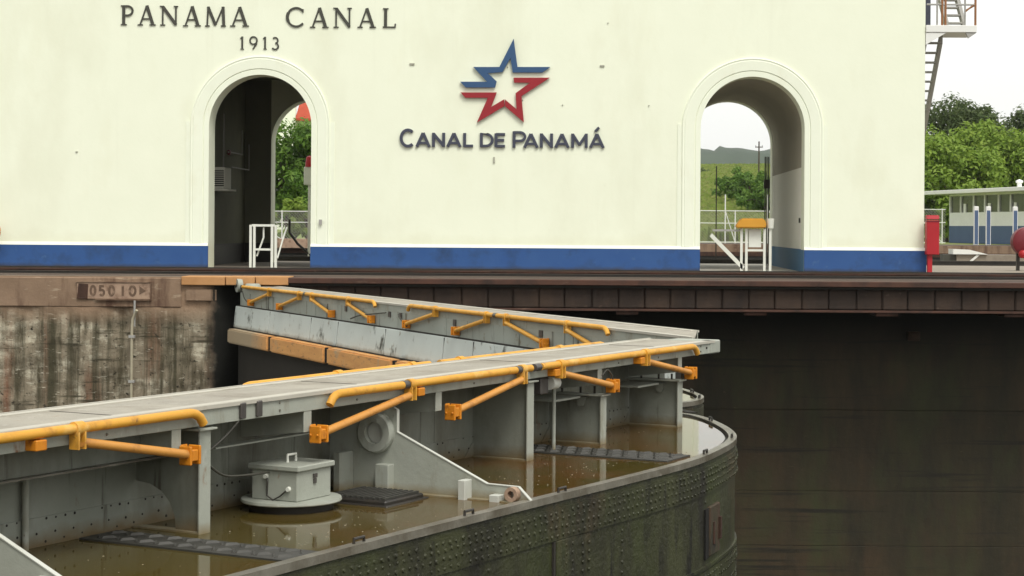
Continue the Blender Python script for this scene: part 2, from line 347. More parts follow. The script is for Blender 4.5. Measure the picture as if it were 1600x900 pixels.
# number plate cast in the wall and the white conduit below it
X0,Z0 = at(119,441,36.7); X1,Z1 = at(234,468,36.7)
ns = empty('number_plate', ((X0+X1)/2, 36.74, Z1), 0, 'worn brown number plate with an arrow set in the concrete wall', 'sign')
W2, HH = (X1-X0)/2, Z0-Z1
MB().box(-W2,W2,0,.05,0,HH).build('plate', M['plate_sign'], ns, bevel=.01)
for (a,b_,c,d) in ((-W2-.02,W2+.02,HH,HH+.02),(-W2*.5,W2+.02,-.022,-.001),(W2+.001,W2+.02,0,HH)):
    MB().box(a,b_,-.02,.05,c,d).build('plate_border', M['wall_top'], ns)
GL = {}
def strokes(mb, segs, ox, oz, w, h, th, y0, y1):
    """thick poly-line strokes in a unit box -> extruded bars (each a hair deeper than the last so no faces coincide)"""
    for k, (pts, tw) in enumerate(segs):
        P = [Vector((ox+p*w, oz+q*h)) for p, q in pts]; t = th*tw/2; n = len(P); Lf = []; Rt = []
        for i in range(n):
            d0 = (P[i]-P[i-1]).normalized() if i > 0 else (P[1]-P[0]).normalized()
            d1 = (P[i+1]-P[i]).normalized() if i < n-1 else d0
            d = (d0+d1).normalized(); nn = Vector((-d.y, d.x)); q = t/max(.5, abs(d.dot(d1)))
            Lf.append(P[i]+nn*q); Rt.append(P[i]-nn*q)
        yy = y0 - .0012*k
        for i in range(n-1):
            poly = [Rt[i], Rt[i+1], Lf[i+1], Lf[i]]
            mb.prism([(v.x, v.y) for v in poly], lambda p, q, h: (p, h, q), yy, y1)
def arc(cx, cy, rx, ry, a0, a1, n=14):
    return [(cx+rx*math.cos(math.radians(a0+(a1-a0)*i/n)), cy+ry*math.sin(math.radians(a0+(a1-a0)*i/n))) for i in range(n+1)]
SANS = {
 'C': [(arc(.56,.5,.48,.46,48,312,18),1)],
 'A': [([(.06,0),(.5,.97)],1),([(.94,0),(.5,.97)],1),([(.2,.27),(.8,.27)],.8)],
 'N': [([(.1,0),(.1,1)],1),([(.9,0),(.9,1)],1),([(.1,.93),(.9,.07)],1)],
 'L': [([(.12,0),(.12,1)],1),([(.04,.07),(.98,.07)],.9)],
 'D': [([(.1,0),(.1,1)],1),([(.05,.93),(.45,.93)]+arc(.42,.5,.48,.43,88,-88,12)+[(.05,.07)],.9)],
 'E': [([(.1,0),(.1,1)],1),([(.1,.93),(.98,.93)],.9),([(.1,.5),(.9,.5)],.9),([(.1,.07),(.98,.07)],.9)],
 'P': [([(.1,0),(.1,1)],1),([(.05,.94),(.5,.94)]+arc(.55,.68,.38,.26,88,-88,12)+[(.05,.42)],.85)],
 'M': [([(.08,0),(.08,1)],1),([(.92,0),(.92,1)],1),([(.08,.95),(.5,.2)],.9),([(.92,.95),(.5,.2)],.9)],
 '0': [(arc(.5,.5,.4,.44,0,360,20),1)],
 '5': [([(.85,.93),(.2,.93),(.17,.55)]+arc(.5,.31,.36,.26,120,-150,12),1)],
 '1': [([(.5,0),(.5,1)],1)],
}
SERIF = {
 'P': [([(.28,0),(.28,1)],1.15),([(.08,.015),(.5,.015)],.4),([(.08,.985),(.5,.985)],.4),([(.28,.965)]+arc(.55,.73,.36,.24,85,-85,12)+[(.28,.5)],.75)],
 'A': [([(.13,0),(.5,1)],.6),([(.85,0),(.5,1)],1.2),([(.24,.32),(.74,.32)],.5),([(0,.015),(.28,.015)],.4),([(.66,.015),(1,.015)],.4)],
 'N': [([(.14,0),(.14,1)],.6),([(.88,0),(.88,1)],.6),([(.14,.97),(.88,.04)],1.2),([(0,.015),(.28,.015)],.4),([(-.02,.985),(.2,.985)],.4),([(.76,.985),(1,.985)],.4)],
 'M': [([(.1,0),(.14,1)],.6),([(.9,0),(.86,1)],1.1),([(.14,.98),(.5,.06)],1.1),([(.86,.98),(.5,.06)],.55),([(0,.015),(.22,.015)],.4),([(.76,.015),(1,.015)],.4)],
 'C': [(arc(.56,.5,.46,.47,150,210,6),1.15),(arc(.56,.5,.46,.47,40,150,10),.8),(arc(.56,.5,.46,.47,210,320,10),.8),([(.91,.74),(.91,.92)],.4)],
 'L': [([(.25,0),(.25,1)],1.15),([(.05,.985),(.46,.985)],.4),([(.05,.02),(.96,.02),(.98,.2)],.5)],
 '1': [([(.5,0),(.5,1)],1),([(.25,.015),(.75,.015)],.4),([(.5,.96),(.22,.84)],.5)],
 '9': [(arc(.48,.68,.38,.29,0,360,18),.85),([(.86,.72),(.78,.38),(.42,.01)],.8)],
 '3': [(arc(.42,.74,.36,.23,140,-85,12),.8),(arc(.42,.27,.42,.26,85,-150,12),.9)],
}
def letter(ch, table, x0, x1, z0, z1, th, mt, parent, y0=-.03, y1=0.0, name='letter'):
    mb = MB(); strokes(mb, table[ch], x0, z0, x1-x0, z1-z0, th, y0, y1)
    return mb.build(name, mt, parent)
def psub(px): return -W2 + (px-119)/(234-119)*2*W2
for ch, a, b_ in (('0',140,149),('5',154,163),('0',169,178),('1',188,194),('0',200.5,212)):
    letter(ch, SANS, psub(a), psub(b_), HH*.2, HH*.82, .045, M['faded'], ns, -.006, .01, 'digit')
MB().prism([(psub(217),HH*.28),(psub(227),HH*.5),(psub(217),HH*.8)], lambda p,q,h:(p,h,q), -.006, .01).build('arrow', M['faded'], ns)
MB().prism([(psub(119.5),HH*.04),(psub(136),HH*.02),(psub(137),HH*.9),(psub(122),HH*.93)], lambda p,q,h:(p,h,q), -.008, .01).build('rust_patch', M['rust'], ns)
X,_ = at(207,500,36.72)
pts = [(X+.11,36.62,-1.20+.53),(X+.07,36.66,-.74),(X+.015,36.68,-.85),(X,36.68,-1.05),(X,36.68,-2.0),(X-.005,36.68,-4.2)]
cd = empty('wall_conduit', (X,36.68,-4.2), 0, 'thin off-white conduit running down the old concrete wall', 'pipe')
MB().tube([(p[0]-X,p[1]-36.68,p[2]+4.2) for p in pts], .028, 10).build('pipe', M['pipe_white'], cd, smooth=True)
MB().tube([(.04,.05,3.72),(.035,.05,3.2)], .022, 8).build('upper_stub', M['grey_paint'], cd, smooth=True)
for z in (1.2, 2.1, 3.0): MB().box(-.06,.06,-.035,.06,z-.025,z+.025).build('clip', M['grey_paint'], cd)
# orange planks bridging from quay to the far gate leaf
pk = empty('plank_bridge', (-7.4, WF, 0), 0, 'weathered orange planks bridging quay edge to the far gate walkway', 'planks')
for i,(a,b_) in enumerate(((-8.42,-7.55),(-7.53,-6.95),(-6.93,-6.28))):
    MB().box(a+7.4,b_+7.4,-.10+.004*i,.6,-.165+.006*i,.012+.003*i).build('plank', M['plank'], pk, bevel=.012)

# ================================================================== CONTROL HOUSE
FY, BY = 44.0, 52.95                    # front and rear faces
ch = empty('control_house', (-5, FY, 0), 0, 'cream plastered control house with blue base and two arched passages', 'building')
ROFF = 1.23; SPR = 3.46
AR = [(-8.22, 1.23, 3.44), (3.615, 1.25, 3.455)]     # arch centre x, radius, springing height
XL, XR, TOP = -22.0, 7.75, 9.4
def cpart(b, name, m, parent=None, **k):
    return b.build(name, m, parent or ch, fn=lambda x,y,z: (x+5, y-FY, z), **k)
def wall_with_arches(y0, y1, arches, x0=XL, x1=XR, n=26):
    b = MB(); xs = x0
    def slab(a, c, zb, zt): b.box(a, c, y0, y1, zb, zt)
    for cx, r, sp in arches:
        slab(xs, cx-r, 0, TOP)
        pts = [(cx-r*math.cos(math.pi*i/n), sp+r*math.sin(math.pi*i/n)) for i in range(n+1)]
        vs = []; fs = []
        for (px, pz) in pts: vs += [(px,y0,pz),(px,y0,TOP),(px,y1,pz),(px,y1,TOP)]
        for i in range(n):
            a = 4*i; c = a+4
            fs += [(a,c,c+1,a+1),(a+2,a+3,c+3,c+2),(a,a+2,c+2,c)]
        b.add(vs, fs); xs = cx+r
    slab(xs, x1, 0, TOP); return b
cpart(wall_with_arches(FY, FY+.66, AR), 'front_wall', M['plaster'])
cpart(wall_with_arches(BY-.65, BY, AR), 'rear_wall', M['plaster'])
cpart(MB().box(XR-.4, XR-.003, FY+.661, BY-.651, 0, TOP), 'end_wall', M['plaster'])
cpart(MB().box(XL-.2, XR+.25, FY-.25, BY+.25, TOP, TOP+.35), 'roof_slab', M['plaster_trim'])
# mouldings around the arches
def sweep(prof, cx, r, sp, zb, n=36, full=True):
    b = MB(); rows = []
    for d, y in prof:
        rr = r+d; row = [(cx-rr, y, zb)] + [(cx-rr*math.cos(math.pi*i/n), y, sp+rr*math.sin(math.pi*i/n)) for i in range(n+1)] + [(cx+rr, y, zb)]
        rows.append(row)
    m = len(rows[0]); vs = [v for row in rows for v in row]
    fs = [(j*m+i, j*m+i+1, (j+1)*m+i+1, (j+1)*m+i) for j in range(len(rows)-1) for i in range(m-1)]
    return b.add(vs, fs)
for cx, r, sp in AR:
    am = cpart(sweep([(.0,FY+.001),(.0,FY-.018),(.115,FY-.022),(.135,FY-.010),(.15,FY-.034),(.375,FY-.042),(.39,FY-.034),(.425,FY-.046),(.44,FY-.042),(.45,FY+.001)], cx, r, sp, .6), 'arch_moulding', M['plaster_trim'])
    for sx in (-1, 1):
        cpart(MB().box(min(cx+sx*(r+.441),cx+sx*(r+.555)), max(cx+sx*(r+.441),cx+sx*(r+.555)), FY-.016, FY-.001, .6, sp+.1), 'pilaster_strip', M['plaster_trim'])
# blue plinth with a white sloping cap, broken at the openings
edges = [XL] + [v for cx, r, _ in AR for v in (cx-r, cx+r)] + [XR]
for i in range(0, len(edges), 2):
    a, b_ = edges[i], edges[i+1]
    e = .05 if b_ == XR else 0
    cpart(MB().box(a, b_+e, FY-.075, FY-.001, 0, .545), 'plinth', M['blue_paint'], bevel=.006)
    cpart(MB().prism([(FY-.078,.547),(FY-.001,.547),(FY-.001,.62),(FY-.03,.61)], lambda p,q,h:(h,p,q), a, b_+e), 'plinth_cap', M['white_paint'])
cpart(MB().box(XR+.001, XR+.05, FY+.001, BY, 0, .545), 'plinth', M['blue_paint'])
# left passage opens into a dim room; right passage is one barrel vault
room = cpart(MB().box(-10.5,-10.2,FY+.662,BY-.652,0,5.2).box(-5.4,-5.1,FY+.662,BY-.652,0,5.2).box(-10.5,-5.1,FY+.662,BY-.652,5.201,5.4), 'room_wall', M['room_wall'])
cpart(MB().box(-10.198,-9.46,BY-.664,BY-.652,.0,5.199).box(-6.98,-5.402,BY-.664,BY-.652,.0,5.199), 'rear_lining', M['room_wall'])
cpart(MB().box(-10.199,-10.185,FY+.67,BY-.67,0.004,.55).box(-10.18,-9.47,BY-.68,BY-.666,0.004,.55), 'room_skirting', M['steel_dark'])
cx, r, sp = AR[1]
vb = MB(); n = 30; ya, yb = FY+.02, BY-.02; vs = []
rr = r+.012
for i in range(n+1):
    t = math.pi*i/n
    vs += [(cx-rr*math.cos(t), ya, sp+rr*math.sin(t)), (cx-rr*math.cos(t), yb, sp+rr*math.sin(t))]
vb.add(vs, [(2*i, 2*i+2, 2*i+3, 2*i+1) for i in range(n)])
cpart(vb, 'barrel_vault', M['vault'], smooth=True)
for sx in (-1, 1):
    xa, xb = (cx+sx*(r+.012), cx+sx*(r+.3))
    xa, xb = min(xa,xb), max(xa,xb)
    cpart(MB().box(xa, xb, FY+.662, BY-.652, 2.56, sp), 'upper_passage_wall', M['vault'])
    cpart(MB().box(xa, xb, FY+.662, BY-.652, .56, 2.558), 'passage_wall', M['inner_white'])
    x_in = cx+sx*(r-.003); x_out = cx+sx*(r+.3)
    cpart(MB().box(min(x_in,x_out), max(x_in,x_out), FY+.662, BY-.652, .003, .557), 'passage_base', M['teal_paint'])
for sx in (1,):   # painted lining of the thick front and rear walls on the visible side
    cpart(MB().box(cx+r-.006, cx+r-.001, FY+.02, FY+.661, .0, .545), 'passage_base', M['teal_paint'])
cpart(MB().box(cx-r-.2, cx+r+.2, FY+.662, BY+1.5, .004, .009), 'passage_floor', M['floor_light'])
cpart(MB().box(cx+r-.05, cx+r-.008, FY+.74, FY+.76, 1.2, 1.32), 'switch_plate', M['letter_dark'])
# small anchor plates and vents left on the plaster
for px, py, w, h in ((644,100,.12,.05),(941,103,.11,.05),(772,250,.045,.15),(879,164,.03,.03),(1014,165,.03,.03),(120,237,.05,.03),(950,36,.03,.03)):
    X,Z = at(px,py,FY); cpart(MB().box(X-w/2,X+w/2,FY-.03,FY-.001,Z-h/2,Z+h/2), 'anchor_plate', M['sign_stub'], bevel=.008)
X,Z = at(501,347,FY-.06); cpart(MB().box(X-.035,X+.035,FY-.10,FY-.066,Z-.06,Z+.06), 'switch_plate', M['grey_paint'])

# carved name and year
ins = empty('wall_inscription', (-8.2, FY-.004, 5.9), 0, 'dark serif letters PANAMA CANAL 1913 over the left arch', 'lettering')
def zpx(px, py): return 180+px/3.478, py/3.478
def put(ch_, table, box, zf, th, m, parent, org, y0, y1, Y=FY):
    (x0, y0p), (x1, y1p) = zf(box[0], box[1]), zf(box[2], box[3])
    X0,Z1 = at(x0,y0p,Y); X1,Z0 = at(x1,y1p,Y)
    return letter(ch_, table, X0-org[0], X1-org[0], Z0-org[2], Z1-org[2], th, m, parent, y0, y1)
org = ins.location
for c, b_ in (('P',(26,30,102,136)),('A',(124,30,221,137)),('N',(246,33,342,138)),('A',(370,34,466,142)),('M',(490,36,602,143)),('A',(626,38,727,143)),
              ('C',(926,40,1030,148)),('A',(1060,42,1160,150)),('N',(1188,43,1285,150)),('A',(1318,45,1417,150)),('L',(1452,46,1524,150))):
    put(c, SERIF, b_, zpx, .062, M['letter_dark'], ins, org, -.022, .003)
for c, b_ in (('1',(672,198,710,268)),('9',(728,198,778,268)),('1',(797,200,833,268)),('3',(853,202,893,270))):
    put(c, SERIF, b_, zpx, .042, M['letter_dark'], ins, org, -.018, .003)

# star emblem and raised sign letters
sg = empty('star_emblem', (-2.45, FY-.022, 3.5), 0, 'blue and red outlined star emblem mounted on the cream wall', 'emblem')
def zstar(x, y): return at(700+x/6, 50+y/6, FY)
def starpiece(poly, m, name):
    P = [zstar(*p) for p in poly]
    MB().prism([(a+2.45, b_-3.5) for a, b_ in P], lambda p,q,h:(p,h,q), -.05, .0).build(name, m, sg)
starpiece([(238,330),(483,330),(617,65),(652,330),(960,330),(885,382),(607,382),(587,245),(512,378),(375,388),(458,465),(442,522),(168,522),(115,468),(368,468)], M['logo_blue'], 'blue_band')
starpiece([(118,568),(458,568),(405,705),(528,632),(528,697),(272,850),(375,618),(165,618)], M['logo_red'], 'red_band')
starpiece([(615,430),(955,430),(690,603),(712,848),(534,697),(534,632),(643,725),(635,575),(770,478),(622,476)], M['logo_red'], 'red_band')
for p in ((560,330),(330,495),(300,590),(700,640),(760,455),(800,356)):
    X,Z = zstar(*p); MB().tube([(X+2.45,.0,Z-3.5),(X+2.45,.022,Z-3.5)], .012, 6).build('stand_off', M['coupler'], sg)
sl = empty('sign_lettering', (-2.42, FY-.012, 2.9), 0, 'raised dark grey letters CANAL DE PANAMÁ below the star', 'lettering')
def zlet(px, py): return 610+px/4.571, 190+py/4.571
org = sl.location
for c, b_ in (('C',(70,55,170,181)),('A',(184,78,285,181)),('N',(300,80,390,181)),('A',(404,80,505,181)),('L',(523,82,592,181)),('D',(641,82,738,182)),('E',(748,84,820,183)),
              ('P',(875,70,968,187)),('A',(952,85,1056,187)),('N',(1070,85,1160,187)),('A',(1174,86,1277,187)),('M',(1293,86,1408,187)),('A',(1423,86,1527,188))):
    put(c, SANS, b_, zlet, .070, M['sign_grey'], sl, org, -.04, .011)
mb = MB(); a, b_ = zlet(1462,72), zlet(1490,42); A_ = at(*a,FY); B_ = at(*b_,FY)
strokes(mb, [([(0,0),(1,1)],1)], A_[0]-org[0], A_[1]-org[2], B_[0]-A_[0], B_[1]-A_[1], .06, -.04, .011); mb.build('accent', M['sign_grey'], sl)

# outside stair and landing on the right end of the house
st = empty('outside_stair', (8.3, 44.4, 0), 0, 'steel outside stair with landing and railings at the right end of the house', 'stair')
def spart(b, name, m, **k): return b.build(name, m, st, fn=lambda x,y,z: (x-8.3,y-44.4,z), **k)
spart(MB().box(7.76, 8.98, 43.95, 45.2, 5.80, 5.97), 'landing', M['house_white'], bevel=.008)
spart(MB().prism([(7.76,5.79),(8.25,5.79),(7.76,5.5)], lambda p,q,h:(p,h,q), 43.97, 44.03), 'gusset', M['house_white'])
spart(MB().prism([(8.72,5.79),(8.97,5.79),(8.78,5.66)], lambda p,q,h:(p,h,q), 43.97, 44.05), 'gusset', M['grey_paint'])
def flight(z0, y0, z1, y1, xa, xb, n):
    for xx in (xa, xb):
        b = MB(); w = .04; d = .13
        b.add([(xx-w,y0,z0-d),(xx+w,y0,z0-d),(xx+w,y1,z1-d),(xx-w,y1,z1-d),(xx-w,y0,z0+d),(xx+w,y0,z0+d),(xx+w,y1,z1+d),(xx-w,y1,z1+d)],
              [(0,3,2,1),(4,5,6,7),(0,1,5,4),(1,2,6,5),(2,3,7,6),(3,0,4,7)])
        spart(b, 'stringer', M['grey_paint'])
    for i in range(n):
        t = (i+.5)/n; y = y0+(y1-y0)*t; z = z0+(z1-z0)*t
        spart(MB().box(xa+.04, xb-.04, y-.13, y+.13, z-.025, z+.01), 'tread', M['grey_paint'])
flight(5.72, 44.5, .1, 50.6, 7.84, 8.22, 26)
flight(6.0, 44.6, 9.3, 48.4, 8.38, 8.80, 15)
for (X, m) in ((8.03,'grey_paint'),(8.15,'brown_paint'),(8.23,'brown_paint'),(8.70,'grey_paint'),(8.95,'brown_paint')):
    spart(MB().tube([(X,44.0,5.97),(X,44.0,7.05)], .028 if m=='brown_paint' else .022, 8), 'rail_post', M[m])
spart(MB().tube([(8.95,44.03,5.97),(8.95,45.15,5.97)], .02, 8), 'rail', M['brown_paint'])
for z in (6.47, 7.03):
    spart(MB().tube([(7.78,44.0,z),(8.95,44.0,z)], .022, 8), 'rail', M['grey_paint'])
    spart(MB().tube([(8.95,44.0,z),(8.95,45.15,z)], .022, 8), 'rail', M['brown_paint'])
spart(MB().tube([(8.70,44.0,6.3),(8.95,44.0,6.5)], .02, 8), 'rail_brace', M['brown_paint'])
spart(MB().box(7.77, 7.98, 44.6, 44.66, 5.975, 7.9), 'door_leaf', M['sign_grey'])

# air-conditioning box and conduits inside the left passage
ac = empty('air_conditioner', (-10.19, 48.4, 1.95), 0, 'white louvred air conditioner on a shelf inside the left arch', 'air conditioner')
MB().box(.0,.30,-.42,.42,.05,.62).build('casing', M['inner_white'], ac, bevel=.02)
for k in range(8): MB().box(.02,.28,-.432,-.421,.12+.055*k,.15+.055*k).build('louvre', M['letter_dark'], ac)
MB().box(.0,.42,-.5,.5,0,.045).build('shelf', M['inner_white'], ac)
cn = empty('hanging_conduit', (-10.15, 49, 2.4), 0, 'thin grey conduits bent along the dark wall inside left arch', 'conduit')
for pts in ([(.12,-.5,.2),(.12,-.5,1.6)], [(.1,.2,.62),(.1,2.1,.62),(.1,2.1,1.3)], [(.12,.6,.22),(.12,3.0,.22),(.12,3.0,.95)]):
    MB().tube(pts, .02, 6).build('conduit', M['grey_paint'], cn)
MB().box(.05,.14,.25,.42,.54,.68).build('alarm_bell', M['dark_red'], cn, bevel=.03)

# white tube stand in the left arch
def bars(parent, pts_list, r, m, name='post'):
    for pts in pts_list: MB().tube(pts, r, 8).build(name, m, parent)
ls = empty('tube_stand', (-8.2, 44.35, 0), 0, 'white tube frame standing in the left arch', 'frame')
for x in (-.30,-.21,.22,.31): MB().box(x-.028,x+.028,-.03,.03,0,1.06).build('post', M['white_paint'], ls)
MB().box(-.27,.28,-.025,.025,1.02,1.075).build('top_bar', M['white_paint'], ls)
MB().box(-.18,.19,-.02,.02,.44,.49).build('cross_bar', M['white_paint'], ls)
bars(ls, [[(-.16,.06,.3),(.0,.06,.75),(.0,.06,1.0)],[(.33,.1,.25),(.40,.6,.8),(.42,.9,1.0)]], .022, M['white_paint'], 'brace')
# stand with an orange hood in the right arch
rs = empty('hooded_stand', (3.75, 44.6, 0), 0, 'white four-legged stand under an orange hood in the right arch', 'stand')
for x in (-.34,-.22,.22,.36): MB().box(x-.03,x+.03,-.03,.03,0,1.05).build('leg', M['white_paint'], rs)
MB().box(-.2,.2,-.02,.02,.50,.55).build('cross_bar', M['white_paint'], rs)
MB().box(-.16,.14,.02,.2,.6,1.04).build('panel', M['white_paint'], rs)
hd = MB().prism([(-.48,1.06),(.22,1.06),(.27,1.12),(.2,1.30),(-.36,1.30),(-.47,1.14)], lambda p,q,h:(p,h,q), -.16, .3).build('hood', M['hood'], rs, bevel=.03, seg=2)
MB().lathe((.36,0,1.06), [(.001,0),(.08,0),(.1,.24),(.085,.24),(.07,.03),(.001,.03)], 16).build('cup', M['white_paint'], rs, smooth=True)
MB().box(-1.05,-.36,-.02,.02,.98,1.03).build('side_rail', M['grey_paint'], rs)
MB().add([(-1.12,-.03,.86),(-1.06,-.03,.93),(-.26,-.03,.12),(-.32,-.03,.05),(-1.12,.03,.86),(-1.06,.03,.93),(-.26,.03,.12),(-.32,.03,.05)],[(0,1,2,3),(4,7,6,5),(0,4,5,1),(1,5,6,2),(2,6,7,3),(3,7,4,0)]).build('leaning_board', M['white_paint'], rs)
fg = empty('folding_gate', (4.72, 52.0, 0), 0, 'dark folded security gate at back of the right passage', 'gate')
for i in range(3): MB().box(.0-.05*i,.03-.05*i,-.03,.03,0,3.1).build('upright', M['steel_dark'] if i!=1 else M['grey_paint'], fg)
MB().box(-.12,.05,-.05,.05,2.2,2.45).build('lock_box', M['steel_dark'], fg)

# red cabinet on a post by the right corner, dark red drum, orange ring, ramp
rb = empty('red_cabinet', (7.90, 43.75, 0), 0, 'red box cabinet on a post beside right corner of the house', 'cabinet')
MB().box(-.15,.15,-.13,.13,.46,1.28).prism([(-.13,1.3),(.13,1.3),(.10,1.40),(-.10,1.40)], lambda p,q,h:(h,p,q), -.15,.15).build('box', M['red'], rb, bevel=.012)
MB().box(-.158,.158,-.138,.138,1.24,1.27).build('lid_seam', M['dark_red'], rb)
MB().box(-.11,.0,-.05,.05,0,.458).build('post', M['red'], rb)
dr = empty('red_drum', (11.12, 48, 0), 0, 'dark red rounded drum on a stand at the right picture edge', 'drum')
MB().lathe((0,0,.76), [(.001,-.2),(.3,-.2),(.37,-.15),(.39,0),(.37,.15),(.3,.2),(.001,.2)], 28, 'y').build('drum', M['dark_red'], dr, smooth=True)
MB().lathe((-.12,-.25,.43), [(.001,-.1),(.08,-.09),(.12,-.03),(.12,.04),(.08,.1),(.001,.11)], 16).build('valve', M['red'], dr, smooth=True)
for x in (-.2,.2): MB().box(x-.04,x+.04,-.05,.05,0,.5).build('leg', M['steel_dark'], dr)
lr = empty('orange_ring', (-14.62, 43.6, 0), 0, 'orange ring on a short post at the left picture edge', 'ring')
MB().tube([(.24*math.cos(math.pi*2*i/24)+0, 0, .86+.24*math.sin(math.pi*2*i/24)) for i in range(25)], .07, 10, False).build('ring', M['orange_rod'], lr, smooth=True)
MB().box(-.03,.03,.08,.14,0,1.0).build('post', M['steel_dark'], lr)
rp = empty('quay_ramp', (11.6, 57, 0), 0, 'off-white wedge ramp on a grey base beyond the red cabinet', 'ramp')
MB().box(-.6,6,-.3,.5,0,.30).build('base', M['deck_conc'], rp, bevel=.01)
MB().prism([(-.72,.31),(.35,.31),(-.2,.45),(-.72,.47)], lambda p,q,h:(p,h,q), -.4,.4).build('wedge', M['house_white'], rp)
MB().box(-1.0,-.61,-.25,.3,.02,.30).build('dark_box', M['letter_dark'], rp)
MB().prism([(-.3,.02),(-.2,.02),(.1,.28),(.02,.3)], lambda p,q,h:(p,h,q), -.36,-.31).build('strut', M['house_white'], rp)
exec_leaf = True

# ================================================================== GATE LEAVES
TH = math.radians(27)
HX, HY, YM = -7.14, 3.3, 20.05
ZW, ZF = -.17, -1.02                    # walkway and gate floor levels
OUT = [(0,1.18),(4,1.18),(8.9,1.18),(10.3,1.19),(12.2,1.23),(13.6,1.28),(14.6,1.30),(15.2,1.27),(15.8,1.18),(16.35,1.07),(16.8,.93),(17.2,.74),(17.6,.50),(18.0,.22),(18.35,-.06),(18.62,-.36),(18.75,-.74)]
def catmull(P, k=5):
    out = []
    for i in range(len(P)-1):
        a, b, c, d = P[max(i-1,0)], P[i], P[i+1], P[min(i+2,len(P)-1)]
        for j in range(k):
            t = j/k
            out.append(tuple(.5*((2*b[m]) + (-a[m]+c[m])*t + (2*a[m]-5*b[m]+4*c[m]-d[m])*t*t + (-a[m]+3*b[m]-3*c[m]+d[m])*t**3) for m in (0,1)))
    return out + [P[-1]]
CURVE0 = catmull(OUT)
CURVE1 = catmull([(0,.56),(4,.56),(8.9,.56),(12.2,.60),(14.2,.66),(15.2,.64),(15.8,.54),(16.3,.42),(16.72,.28),(17.0,.12),(17.25,-.1),(17.4,-.38),(17.45,-.74)])
def inset(c, d):
    out = []
    for i, p in enumerate(c):
        q0, q1 = c[max(i-1,0)], c[min(i+1,len(c)-1)]
        dx, dy = q1[0]-q0[0], q1[1]-q0[1]; L = math.hypot(dx, dy)
        out.append((p[0]+dy/L*d, p[1]-dx/L*d))       # positive d moves inward (towards smaller t / back along s)
    return out
def along(c, step, s_min=0.0):
    """equally spaced points with outward normals on the upstream curve"""
    res = []; acc = 0.0
    for i in range(len(c)-1):
        p, q = c[i], c[i+1]; L = math.hypot(q[0]-p[0], q[1]-p[1])
        while acc < L:
            t = acc/L; x, y = p[0]+(q[0]-p[0])*t, p[1]+(q[1]-p[1])*t
            if x >= s_min: res.append((x, y, -(q[1]-p[1])/L, (q[0]-p[0])/L))
            acc += step
        acc -= L
    return res
def rivet(mb, p, nrm, r=.016):
    n = Vector(nrm).normalized(); a = n.orthogonal().normalized(); b = n.cross(a); p = Vector(p)
    vs = [p + (a*math.cos(k*math.pi/3)+b*math.sin(k*math.pi/3))*r for k in range(6)]
    vs += [p + n*r*.55 + (a*math.cos(k*math.pi/3)+b*math.sin(k*math.pi/3))*r*.6 for k in range(6)]
    fs = [(k, (k+1)%6, 6+(k+1)%6, 6+k) for k in range(6)] + [(6,7,8,9,10,11)]
    mb.add(vs, fs)

def rail_set(root, m, t, segs, stanchions, zp=-.195, couplers=(), stops=()):
    T = lambda x, y, z: (x, m*y, z)
    sg_ = 1 if t > -.3 else -1
    for a, b, bendl, bendr in segs:
        pts = []
        if bendl: pts += [(a-.12,t,zp-.075),(a-.085,t,zp-.03),(a-.045,t,zp-.008)]
        pts += [(a,t,zp),(b,t,zp)]
        if bendr: pts += [(b+.05,t,zp-.01),(b+.095,t,zp-.035),(b+.13,t,zp-.08)]
        MB().tube(pts, .031, 12).build('rail_pipe', M['yellow'], root, smooth=True, fn=T)
    for s in couplers: MB().tube([(s-.05,t,zp),(s+.05,t,zp)], .034, 12).build('pipe_coupling', M['coupler'], root, smooth=True, fn=T)
    for (sc, sb) in stanchions:
        d = 1 if sb > sc else -1
        MB().tube([(sc+.02*d,t+.012*sg_,zp-.085),(sb-.03*d,t+.012*sg_,-.46)], .030, 10).build('stanchion', M['orange_rod'] if sg_ > 0 else M['yellow'], root, smooth=True, fn=T)
        cl = MB().tube([(sc-.036,t,zp),(sc+.036,t,zp)], .043, 12)
        cl.box(sc-.034,sc-.020,t-.035,t+.04,zp-.125,zp-.02).box(sc+.020,sc+.034,t-.035,t+.04,zp-.125,zp-.02)
        cl.build('clamp', M['yellow'], root, smooth=True, fn=T)
        bk = MB().box(sb-.055,sb-.035,t-.05,t+.05,-.53,-.405).box(sb+.035,sb+.055,t-.05,t+.05,-.53,-.405).box(sb-.034,sb+.034,t-.055*sg_-.008,t-.055*sg_+.008,-.535,-.40)
        bk.box(sb-.03,sb+.03,t-.03,t+.045,-.505,-.43)
        for dy in (-.03,.03): bk.tube([(sb+.056*d,t+dy,-.47),(sb+.068*d,t+dy,-.47)], .012, 6)
        bk.build('pivot_bracket', M['orange'], root, fn=T, bevel=.006)
    for s in stops: MB().box(s-.045,s+.045,t-.06,t+.035,zp-.10,zp-.036).build('rail_stop', M['orange'], root, fn=T, bevel=.006)

